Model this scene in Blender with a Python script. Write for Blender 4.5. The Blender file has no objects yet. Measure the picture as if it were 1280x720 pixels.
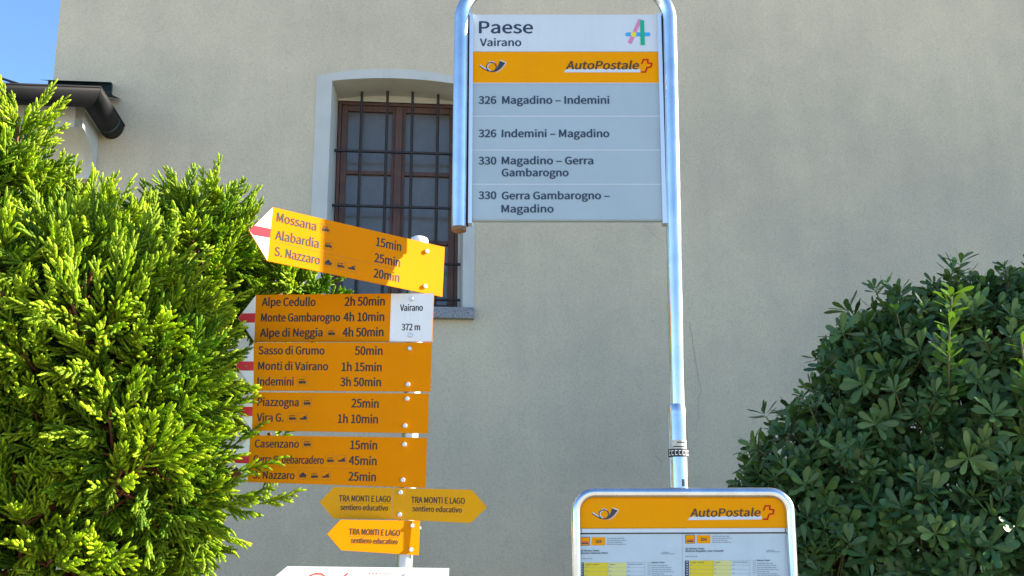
import bpy, math, random
import numpy as np
from mathutils import Vector

R_ = math.radians
random.seed(7)
rng = np.random.default_rng(11)
SC = bpy.context.scene
COL = SC.collection

# ---------------------------------------------------------------- camera, sky, sun, exposure
FPX = 1500.0
PITCH = R_(14.0)
CAM = np.array([0.0, 0.0, 1.6])
cd = bpy.data.cameras.new('camera'); co = bpy.data.objects.new('camera', cd); COL.objects.link(co)
co.location = CAM; co.rotation_euler = (R_(90) + PITCH, 0, 0)
cd.sensor_width = 36.0; cd.lens = 36.0 * FPX / 1280.0; cd.clip_start = 0.05; cd.clip_end = 5000
SC.camera = co

SUN_AZ = R_(6.8)      # measured from +x towards +y
SUN_EL = R_(25.0)
w = bpy.data.worlds.new('World'); SC.world = w; w.use_nodes = True
nt = w.node_tree; nt.nodes.clear()
sky = nt.nodes.new('ShaderNodeTexSky'); sky.sky_type = 'NISHITA'; sky.sun_disc = False
sky.sun_elevation = SUN_EL; sky.sun_rotation = R_(90) - SUN_AZ
sky.air_density = 1.0; sky.dust_density = 0.0; sky.ozone_density = 5.5
bg = nt.nodes.new('ShaderNodeBackground'); bg.inputs[1].default_value = 0.085
ow = nt.nodes.new('ShaderNodeOutputWorld')
nt.links.new(sky.outputs[0], bg.inputs[0]); nt.links.new(bg.outputs[0], ow.inputs[0])
sd = bpy.data.lights.new('sun', 'SUN'); so = bpy.data.objects.new('sun', sd); COL.objects.link(so)
sd.energy = 4.8; sd.angle = R_(0.5); sd.color = (1.0, 0.90, 0.74)
sv = Vector((math.cos(SUN_EL) * math.cos(SUN_AZ), math.cos(SUN_EL) * math.sin(SUN_AZ), math.sin(SUN_EL)))
so.rotation_euler = sv.to_track_quat('Z', 'Y').to_euler(); so.location = (8, 1, 6)
SC.view_settings.view_transform = 'Standard'; SC.view_settings.look = 'None'
SC.view_settings.exposure = 2.02; SC.view_settings.gamma = 1.0
SC.view_settings.use_curve_mapping = False
SC.cycles.max_bounces = 8; SC.cycles.transparent_max_bounces = 8

# ---------------------------------------------------------------- projection helpers (measuring the photo)
FW = np.array([0, math.cos(PITCH), math.sin(PITCH)]); UPV = np.array([0, -math.sin(PITCH), math.cos(PITCH)])
RT = np.array([1.0, 0, 0])
def ray(px, py): return FW + (px - 640) / FPX * RT + (360 - py) / FPX * UPV
def hit(px, py, O, N):
    d = ray(px, py); return CAM + d * (np.dot(O - CAM, N) / np.dot(d, N))
def at(px, py, Y):
    d = ray(px, py); return CAM + d * (Y / d[1])

class Plane:
    """upright plane through O, turned by yaw about the vertical; local axes U (right), V (up), N (to the viewer)"""
    def __init__(s, O, yaw, off=0.0):
        y = R_(yaw); s.U = np.array([math.cos(y), math.sin(y), 0]); s.V = np.array([0, 0, 1.0])
        s.N = np.array([math.sin(y), -math.cos(y), 0]); s.O = np.array(O, float) + s.N * off
    def uv(s, px, py, n=0.0):
        p = hit(px, py, s.O + s.N * n, s.N) - s.O
        return np.array([p @ s.U, p @ s.V])
    def P(s, u, v, n=0.0): return s.O + s.U * u + s.V * v + s.N * n

# ---------------------------------------------------------------- mesh builder
class MB:
    def __init__(s): s.v = []; s.f = []; s.m = []; s.sm = []
    def add(s, verts, faces, mat=0, smooth=False):
        b = len(s.v); s.v += [tuple(map(float, p)) for p in verts]
        for f in faces:
            s.f.append(tuple(i + b for i in f)); s.m.append(mat); s.sm.append(smooth)
        return s
    def prism(s, pl, poly, n0, n1, mat=0):
        """polygon (uv, counter-clockwise seen from the front) from n0 (front) to n1 (back)"""
        k = len(poly)
        a = 0
        for i in range(k):
            x0, y0 = poly[i][:2]; x1, y1 = poly[(i + 1) % k][:2]; a += x0 * y1 - x1 * y0
        if a < 0: poly = poly[::-1]
        vs = [pl.P(p[0], p[1], n0) for p in poly] + [pl.P(p[0], p[1], n1) for p in poly]
        fs = [tuple(range(k)), tuple(range(2 * k - 1, k - 1, -1))]
        fs += [(i + k, (i + 1) % k + k, (i + 1) % k, i)[::1] for i in range(k)]
        return s.add(vs, fs, mat)
    def flat(s, pl, poly, n, mat=0):
        a = 0; k = len(poly)
        for i in range(k):
            x0, y0 = poly[i][:2]; x1, y1 = poly[(i + 1) % k][:2]; a += x0 * y1 - x1 * y0
        if a < 0: poly = poly[::-1]
        return s.add([pl.P(p[0], p[1], n) for p in poly], [tuple(range(k))], mat)
    def stroke(s, pl, pts, wd, n, mat=0, closed=False, w2=None):
        """a painted line of width wd along uv points"""
        pts = [np.array(p, float) for p in pts]; k = len(pts); L = []; Rr = []
        for i in range(k):
            a = pts[i - 1] if (i > 0 or closed) else pts[i]
            b = pts[(i + 1) % k] if (i < k - 1 or closed) else pts[i]
            d1 = pts[i] - a; d2 = b - pts[i]
            if np.linalg.norm(d1) < 1e-9: d1 = d2
            if np.linalg.norm(d2) < 1e-9: d2 = d1
            d1 = d1 / np.linalg.norm(d1); d2 = d2 / np.linalg.norm(d2)
            n1 = np.array([-d1[1], d1[0]]); n2 = np.array([-d2[1], d2[0]]); m = n1 + n2
            m = m / max(np.linalg.norm(m), 1e-6); c = max(m @ n1, 0.35)
            ww = wd if w2 is None else wd + (w2 - wd) * i / (k - 1)
            L.append(pts[i] + m * ww / 2 / c); Rr.append(pts[i] - m * ww / 2 / c)
        vs = [pl.P(p[0], p[1], n) for p in L] + [pl.P(p[0], p[1], n) for p in Rr]
        fs = [(i + k, (i + 1) % k + k, (i + 1) % k, i) for i in range(k if closed else k - 1)]
        return s.add(vs, fs, mat)
    def tube(s, pts, r, n=16, mat=0, caps=True, smooth=True, closed=False):
        pts = [np.array(p, float) for p in pts]; k = len(pts)
        rr = r if hasattr(r, '__len__') else [r] * k
        ref = None; vs = []
        for i in range(k):
            a = pts[i - 1] if (i > 0 or closed) else pts[i]
            b = pts[(i + 1) % k] if (i < k - 1 or closed) else pts[i]
            t = b - a; t = t / np.linalg.norm(t)
            if ref is None:
                ref = np.array([1.0, 0, 0]) if abs(t[0]) < 0.9 else np.array([0, 1.0, 0])
            ref = ref - t * (ref @ t); ref = ref / np.linalg.norm(ref); b2 = np.cross(t, ref)
            for j in range(n):
                an = 2 * math.pi * j / n
                vs.append(pts[i] + rr[i] * (math.cos(an) * ref + math.sin(an) * b2))
        fs = []
        for i in range(k if closed else k - 1):
            i2 = (i + 1) % k
            for j in range(n):
                j2 = (j + 1) % n
                fs.append((i * n + j, i * n + j2, i2 * n + j2, i2 * n + j))
        s.add(vs, fs, mat, smooth)
        if caps and not closed:
            s.add([vs[j] for j in range(n)], [tuple(range(n - 1, -1, -1))], mat)
            s.add([vs[(k - 1) * n + j] for j in range(n)], [tuple(range(n))], mat)
        return s
    def box(s, lo, hi, fr=None, mat=0):
        """box; fr maps (a,b,c) to the world"""
        fr = fr or (lambda a, b, c: (a, b, c))
        c = [(x, y, z) for z in (lo[2], hi[2]) for y in (lo[1], hi[1]) for x in (lo[0], hi[0])]
        fs = [(0, 2, 3, 1), (4, 5, 7, 6), (0, 1, 5, 4), (2, 6, 7, 3), (0, 4, 6, 2), (1, 3, 7, 5)]
        return s.add([fr(*q) for q in c], fs, mat)
    def build(s, name, mats, parent=None, bevel=0.0, fix=False):
        me = bpy.data.meshes.new(name)
        o0 = np.array(root_loc(parent)) if parent else np.zeros(3)
        me.from_pydata([tuple(np.array(p) - o0) for p in s.v], [], s.f)
        for m in (mats if isinstance(mats, (list, tuple)) else [mats]): me.materials.append(m)
        me.polygons.foreach_set('material_index', s.m); me.polygons.foreach_set('use_smooth', s.sm)
        me.update()
        if fix:
            import bmesh
            bm = bmesh.new(); bm.from_mesh(me); bmesh.ops.remove_doubles(bm, verts=bm.verts, dist=1e-6)
            bmesh.ops.recalc_face_normals(bm, faces=bm.faces); bm.to_mesh(me); bm.free()
        o = bpy.data.objects.new(name, me); COL.objects.link(o)
        if parent: o.parent = parent
        if bevel:
            b = o.modifiers.new('bevel', 'BEVEL'); b.width = bevel; b.segments = 2; b.limit_method = 'ANGLE'
        return o

def root_loc(o):
    while o.parent: o = o.parent
    return o.location[:]
def thing(name, label, cat, loc, group=None):
    o = bpy.data.objects.new(name, None); COL.objects.link(o); o.location = loc
    o.empty_display_size = 0.1
    o['label'] = label; o['category'] = cat
    if group: o['group'] = group
    return o
def np_mesh(name, V, F, mats, parent, attr=None, smooth=True, midx=None):
    me = bpy.data.meshes.new(name)
    V = V - np.array(root_loc(parent)) if parent else V
    me.vertices.add(len(V)); me.vertices.foreach_set('co', V.astype(np.float32).ravel())
    nl = F.size; me.loops.add(nl); me.loops.foreach_set('vertex_index', F.astype(np.int32).ravel())
    me.polygons.add(len(F)); me.polygons.foreach_set('loop_start', np.arange(0, nl, F.shape[1], dtype=np.int32))
    me.polygons.foreach_set('use_smooth', np.full(len(F), smooth, bool))
    if midx is not None: me.polygons.foreach_set('material_index', midx.astype(np.int32))
    if attr is not None:
        a = me.attributes.new('growth', 'FLOAT_VECTOR', 'POINT'); a.data.foreach_set('vector', attr.astype(np.float32).ravel())
    for m in mats: me.materials.append(m)
    me.update(calc_edges=True); me.validate()
    o = bpy.data.objects.new(name, me); COL.objects.link(o); o.parent = parent
    return o

# ---------------------------------------------------------------- materials
def mat(name, col, rough=0.5, metal=0.0, spec=0.5, noise=None, bump=None, coat=0.0):
    """noise=(scale, strength): colour wobble; bump=(scale, strength, distance)"""
    m = bpy.data.materials.new(name); m.use_nodes = True; t = m.node_tree; b = t.nodes['Principled BSDF']
    b.inputs['Base Color'].default_value = (*col, 1); b.inputs['Roughness'].default_value = rough
    b.inputs['Metallic'].default_value = metal; b.inputs['Specular IOR Level'].default_value = spec
    b.inputs['Coat Weight'].default_value = coat
    if noise or bump:
        tc = t.nodes.new('ShaderNodeTexCoord')
    if noise:
        n = t.nodes.new('ShaderNodeTexNoise'); n.inputs['Scale'].default_value = noise[0]; n.inputs['Detail'].default_value = 6
        t.links.new(tc.outputs['Object'], n.inputs['Vector'])
        r = t.nodes.new('ShaderNodeMapRange'); r.inputs[1].default_value = 0.3; r.inputs[2].default_value = 0.7
        r.inputs[3].default_value = 1 - noise[1]; r.inputs[4].default_value = 1 + noise[1] * 0.5
        t.links.new(n.outputs['Fac'], r.inputs[0])
        mx = t.nodes.new('ShaderNodeVectorMath'); mx.operation = 'SCALE'; mx.inputs[0].default_value = col
        t.links.new(r.outputs[0], mx.inputs['Scale']); t.links.new(mx.outputs[0], b.inputs['Base Color'])
        r2 = t.nodes.new('ShaderNodeMapRange'); r2.inputs[3].default_value = max(rough - 0.08, 0.02); r2.inputs[4].default_value = min(rough + 0.1, 1)
        t.links.new(n.outputs['Fac'], r2.inputs[0]); t.links.new(r2.outputs[0], b.inputs['Roughness'])
    if bump:
        n2 = t.nodes.new('ShaderNodeTexNoise'); n2.inputs['Scale'].default_value = bump[0]; n2.inputs['Detail'].default_value = 4
        t.links.new(tc.outputs['Object'], n2.inputs['Vector'])
        bp = t.nodes.new('ShaderNodeBump'); bp.inputs['Strength'].default_value = bump[1]; bp.inputs['Distance'].default_value = bump[2]
        t.links.new(n2.outputs['Fac'], bp.inputs['Height']); t.links.new(bp.outputs[0], b.inputs['Normal'])
    return m

def weather(m, amount=0.12, scale=(26, 26, 2.2), spots=0.0, tint=(0.55, 0.5, 0.42)):
    """thin vertical run marks, specks and dust in the colour of a sign or panel"""
    t = m.node_tree; b = t.nodes['Principled BSDF']; tc = t.nodes.new('ShaderNodeTexCoord')
    mp = t.nodes.new('ShaderNodeMapping'); mp.inputs['Scale'].default_value = scale; t.links.new(tc.outputs['Object'], mp.inputs['Vector'])
    n = t.nodes.new('ShaderNodeTexNoise'); n.inputs['Scale'].default_value = 1.6; n.inputs['Detail'].default_value = 7; n.inputs['Roughness'].default_value = 0.7
    t.links.new(mp.outputs[0], n.inputs['Vector'])
    r = t.nodes.new('ShaderNodeMapRange'); r.inputs[1].default_value = 0.48; r.inputs[2].default_value = 0.78; r.inputs[4].default_value = amount
    t.links.new(n.outputs['Fac'], r.inputs[0])
    n2 = t.nodes.new('ShaderNodeTexNoise'); n2.inputs['Scale'].default_value = 70; n2.inputs['Detail'].default_value = 3; t.links.new(tc.outputs['Object'], n2.inputs['Vector'])
    r2 = t.nodes.new('ShaderNodeMapRange'); r2.inputs[1].default_value = 0.66; r2.inputs[2].default_value = 0.74; r2.inputs[4].default_value = spots
    t.links.new(n2.outputs['Fac'], r2.inputs[0])
    mxm = t.nodes.new('ShaderNodeMath'); mxm.operation = 'MAXIMUM'; t.links.new(r.outputs[0], mxm.inputs[0]); t.links.new(r2.outputs[0], mxm.inputs[1])
    mx = t.nodes.new('ShaderNodeMix'); mx.data_type = 'RGBA'
    src = b.inputs['Base Color'].links[0].from_socket if b.inputs['Base Color'].links else None
    if src: t.links.new(src, mx.inputs[6])
    else: mx.inputs[6].default_value = b.inputs['Base Color'].default_value
    mx.inputs[7].default_value = (*tint, 1); t.links.new(mxm.outputs[0], mx.inputs[0]); t.links.new(mx.outputs[2], b.inputs['Base Color'])

def stucco(name, c1, c2):
    m = bpy.data.materials.new(name); m.use_nodes = True; t = m.node_tree; b = t.nodes['Principled BSDF']
    b.inputs['Roughness'].default_value = 0.95; b.inputs['Specular IOR Level'].default_value = 0.15
    tc = t.nodes.new('ShaderNodeTexCoord')
    def noise(sc, det, rough=0.55):
        n = t.nodes.new('ShaderNodeTexNoise'); n.inputs['Scale'].default_value = sc; n.inputs['Detail'].default_value = det
        n.inputs['Roughness'].default_value = rough
        t.links.new(tc.outputs['Object'], n.inputs['Vector']); return n
    big = noise(0.9, 5); mid = noise(5, 4); fine = noise(95, 3, 0.6); grain = noise(170, 2, 0.7)
    add = t.nodes.new('ShaderNodeMath'); add.operation = 'MULTIPLY_ADD'; add.inputs[1].default_value = 0.35
    t.links.new(mid.outputs[0], add.inputs[0]); t.links.new(big.outputs[0], add.inputs[2])
    rg = t.nodes.new('ShaderNodeMapRange'); rg.inputs[1].default_value = 0.5; rg.inputs[2].default_value = 0.85
    t.links.new(add.outputs[0], rg.inputs[0])
    mp = t.nodes.new('ShaderNodeMapping'); mp.inputs['Scale'].default_value = (2.4, 2.4, .30); mp.inputs['Rotation'].default_value = (0, .25, 0)
    t.links.new(tc.outputs['Object'], mp.inputs['Vector'])
    run = t.nodes.new('ShaderNodeTexNoise'); run.inputs['Scale'].default_value = 1.5; run.inputs['Detail'].default_value = 6; run.inputs['Distortion'].default_value = 1.2
    t.links.new(mp.outputs[0], run.inputs['Vector'])
    rr = t.nodes.new('ShaderNodeMath'); rr.operation = 'MULTIPLY_ADD'; rr.inputs[1].default_value = 0.30; rr.inputs[2].default_value = -0.15
    t.links.new(run.outputs[0], rr.inputs[0])
    ad2 = t.nodes.new('ShaderNodeMath'); ad2.operation = 'ADD'; t.links.new(rr.outputs[0], ad2.inputs[0]); t.links.new(add.outputs[0], ad2.inputs[1])
    t.links.new(ad2.outputs[0], rg.inputs[0])
    mx = t.nodes.new('ShaderNodeMix'); mx.data_type = 'RGBA'
    mx.inputs[6].default_value = (*c1, 1); mx.inputs[7].default_value = (*c2, 1)
    t.links.new(rg.outputs[0], mx.inputs[0])
    # dark pores between the grains of the render coat
    po = t.nodes.new('ShaderNodeMapRange'); po.inputs[1].default_value = 0.36; po.inputs[2].default_value = 0.56
    po.inputs[3].default_value = 0.89; po.inputs[4].default_value = 1.03
    t.links.new(fine.outputs[0], po.inputs[0])
    sc = t.nodes.new('ShaderNodeVectorMath'); sc.operation = 'SCALE'
    t.links.new(mx.outputs[2], sc.inputs[0]); t.links.new(po.outputs[0], sc.inputs['Scale'])
    t.links.new(sc.outputs[0], b.inputs['Base Color'])
    h = t.nodes.new('ShaderNodeMath'); h.operation = 'MULTIPLY_ADD'; h.inputs[1].default_value = 0.5
    t.links.new(grain.outputs[0], h.inputs[0]); t.links.new(fine.outputs[0], h.inputs[2])
    bp = t.nodes.new('ShaderNodeBump'); bp.inputs['Strength'].default_value = 0.45; bp.inputs['Distance'].default_value = 0.004
    t.links.new(h.outputs[0], bp.inputs['Height']); t.links.new(bp.outputs[0], b.inputs['Normal'])
    return m

def leafmat(name, c_old, c_young, rough, transl, rib=None, spec=0.5, tcol=None):
    m = bpy.data.materials.new(name); m.use_nodes = True; t = m.node_tree; b = t.nodes['Principled BSDF']
    b.inputs['Roughness'].default_value = rough; b.inputs['Specular IOR Level'].default_value = spec
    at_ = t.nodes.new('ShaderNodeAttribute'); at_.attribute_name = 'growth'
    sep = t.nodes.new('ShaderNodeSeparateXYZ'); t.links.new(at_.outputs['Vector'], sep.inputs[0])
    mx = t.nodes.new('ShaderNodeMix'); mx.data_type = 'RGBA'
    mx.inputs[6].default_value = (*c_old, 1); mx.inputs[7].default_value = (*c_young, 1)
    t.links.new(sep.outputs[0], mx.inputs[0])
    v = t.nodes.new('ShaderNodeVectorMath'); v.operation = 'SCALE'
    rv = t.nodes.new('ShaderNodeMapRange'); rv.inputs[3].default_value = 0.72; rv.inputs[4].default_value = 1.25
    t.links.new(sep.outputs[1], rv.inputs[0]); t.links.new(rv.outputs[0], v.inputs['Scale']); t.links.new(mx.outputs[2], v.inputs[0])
    out = v.outputs[0]
    if rib:
        m2 = t.nodes.new('ShaderNodeMix'); m2.data_type = 'RGBA'; m2.inputs[7].default_value = (*rib, 1)
        t.links.new(out, m2.inputs[6]); t.links.new(sep.outputs[2], m2.inputs[0]); out = m2.outputs[2]
    t.links.new(out, b.inputs['Base Color'])
    tr = t.nodes.new('ShaderNodeBsdfTranslucent')
    gain = t.nodes.new('ShaderNodeVectorMath'); gain.operation = 'MULTIPLY'; gain.inputs[1].default_value = tcol or (1.3, 1.4, 0.6)
    t.links.new(out, gain.inputs[0]); t.links.new(gain.outputs[0], tr.inputs['Color'])
    ms = t.nodes.new('ShaderNodeMixShader'); ms.inputs[0].default_value = transl
    t.links.new(b.outputs[0], ms.inputs[1]); t.links.new(tr.outputs[0], ms.inputs[2])
    t.links.new(ms.outputs[0], t.nodes['Material Output'].inputs['Surface'])
    return m

M = {}
M['stucco'] = stucco('stucco', (0.69, 0.58, 0.405), (0.57, 0.485, 0.355))
M['plaster_white'] = mat('plaster_white', (0.57, 0.565, 0.51), 0.9, noise=(6, 0.08), bump=(60, 0.25, 0.003))
M['soffit'] = mat('soffit', (0.58, 0.55, 0.46), 0.95, noise=(8, 0.1), bump=(60, 0.3, 0.003))
M['cream'] = mat('cream', (0.66, 0.63, 0.55), 0.9, noise=(5, 0.1), bump=(50, 0.25, 0.003))
M['granite'] = mat('granite', (0.30, 0.30, 0.31), 0.8, noise=(120, 0.55), bump=(90, 0.3, 0.003))
M['wood'] = mat('wood', (0.115, 0.052, 0.036), 0.55, noise=(14, 0.3), bump=(40, 0.2, 0.002))
M['iron'] = mat('iron', (0.022, 0.020, 0.022), 0.6, metal=0.0, noise=(60, 0.3), bump=(120, 0.3, 0.002))
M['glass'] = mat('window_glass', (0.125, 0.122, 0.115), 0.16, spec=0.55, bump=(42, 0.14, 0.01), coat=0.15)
M['steel'] = mat('brushed_steel', (0.70, 0.71, 0.72), 0.21, metal=1.0, noise=(14, 0.12))
M['galv'] = mat('galvanised_steel', (0.55, 0.56, 0.56), 0.45, metal=0.85, noise=(30, 0.18))
M['alu'] = mat('anodised_aluminium', (0.72, 0.76, 0.80), 0.35, metal=0.7)
M['bolt'] = mat('zinc_bolt', (0.70, 0.70, 0.70), 0.35, metal=0.6, noise=(200, 0.2))
M['yellow'] = mat('sign_yellow', (0.74, 0.235, 0.0), 0.5, spec=0.04, noise=(5, 0.07))
M['yellow_pale'] = mat('sign_yellow_faded', (0.72, 0.33, 0.004), 0.5, spec=0.1, noise=(7, 0.08))
M['orange'] = mat('panel_orange', (0.80, 0.31, 0.0), 0.45, spec=0.06, noise=(6, 0.05))
M['white'] = mat('sign_white', (0.80, 0.80, 0.80), 0.4, noise=(6, 0.05))
M['panel_white'] = mat('panel_white', (0.56, 0.62, 0.67), 0.4, noise=(5, 0.05))
M['panel_grey'] = mat('panel_grey', (0.335, 0.425, 0.475), 0.4, noise=(5, 0.07))
M['paper'] = mat('paper', (0.43, 0.53, 0.60), 0.5, noise=(20, 0.06), coat=0.3)
M['label'] = mat('old_label', (0.52, 0.53, 0.46), 0.5, noise=(90, 0.3))
M['cross_red'] = mat('cross_red', (0.50, 0.0, 0.008), 0.5, spec=0.1)
M['red'] = mat('sign_red', (0.62, 0.012, 0.02), 0.4)
M['red_orange'] = mat('print_red', (0.62, 0.07, 0.02), 0.5)
M['black'] = mat('print_black', (0.018, 0.014, 0.012), 0.5)
M['navy'] = mat('print_navy', (0.016, 0.035, 0.07), 0.5)
M['brown'] = mat('print_brown', (0.06, 0.03, 0.008), 0.5)
M['line'] = mat('print_line', (0.42, 0.17, 0.004), 0.5)
M['greyprint'] = mat('print_grey', (0.22, 0.27, 0.32), 0.6)
M['pink'] = mat('print_pink', (0.62, 0.20, 0.38), 0.5)
M['green'] = mat('print_green', (0.0, 0.36, 0.20), 0.5)
M['blue'] = mat('print_blue', (0.03, 0.33, 0.72), 0.5)
M['lemon'] = mat('print_lemon', (0.72, 0.62, 0.05), 0.5)
M['tt_yellow'] = mat('timetable_yellow', (0.62, 0.50, 0.004), 0.5)
M['tt_pale'] = mat('timetable_pale_yellow', (0.56, 0.56, 0.20), 0.5)
M['dark'] = mat('dark_rubber_and_shadow', (0.012, 0.013, 0.015), 0.7)
M['zinc_dark'] = mat('weathered_gutter', (0.012, 0.0125, 0.0145), 0.6, spec=0.16, metal=0.0, noise=(7, 0.35))
M['verdigris'] = mat('verdigris_copper', (0.035, 0.075, 0.085), 0.6, metal=0.2, noise=(22, 0.6))
M['plug_reflection'] = mat('plug_orange_reflection', (0.20, 0.10, 0.04), 0.5, noise=(60, 0.4))  # orange reflection of the yellow signs, painted into the plug's colour
M['crack'] = mat('crack', (0.29, 0.26, 0.22), 1.0)
M['bark'] = mat('bark', (0.16, 0.085, 0.055), 0.9, noise=(30, 0.4), bump=(60, 0.6, 0.01))
M['twig'] = mat('twig', (0.20, 0.065, 0.03), 0.8)
M['stem'] = mat('stem', (0.13, 0.12, 0.05), 0.8)
M['bounce_paving'] = mat('bounce_paving', (0.45, 0.40, 0.31), 0.95, noise=(3, 0.25), bump=(200, 0.5, 0.004))  # pale warm paving, lightened to bounce more light onto the wall
M['soil'] = mat('soil_and_grass', (0.075, 0.085, 0.04), 1.0, noise=(6, 0.5), bump=(40, 0.8, 0.03))
M['roof'] = mat('roof_tiles', (0.22, 0.10, 0.07), 0.9, noise=(10, 0.3))
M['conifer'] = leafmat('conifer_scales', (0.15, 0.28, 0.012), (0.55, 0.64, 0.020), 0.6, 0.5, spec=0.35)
M['laurel'] = leafmat('pittosporum_leaf', (0.046, 0.112, 0.036), (0.15, 0.235, 0.055), 0.40, 0.24, rib=(0.17, 0.24, 0.10), spec=0.38)
M['shoot'] = leafmat('young_leaf', (0.04, 0.11, 0.016), (0.11, 0.21, 0.025), 0.45, 0.3, rib=(0.18, 0.25, 0.06), spec=0.2)

# ---------------------------------------------------------------- lettering with the built-in typeface
for k, am, sp in (('yellow', .10, .10), ('yellow_pale', .22, .2), ('orange', .12, .06), ('white', .16, .1), ('panel_white', .16, .12), ('panel_grey', .16, .14), ('paper', .12, .1)):
    weather(M[k], am, spots=sp, tint={'yellow': (.50, .22, .03), 'yellow_pale': (.5, .3, .08), 'orange': (.5, .22, .03)}.get(k, (.36, .36, .33)))
weather(M['plaster_white'], .3, (9, 9, 1.2), .1, (.34, .32, .27)); weather(M['cream'], .35, (7, 7, 1.0), .1, (.36, .32, .25)); weather(M['wood'], .4, (30, 30, 2), .5, (.20, .13, .10))
weather(M['glass'], .55, (6, 6, 3), .2, (.19, .185, .17)); weather(M['iron'], .6, (20, 20, 4), .6, (.09, .04, .022)); weather(M['steel'], .25, (30, 30, 6), .3, (.42, .40, .36)); weather(M['galv'], .3, (20, 20, 6), .3, (.3, .28, .25))

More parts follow.
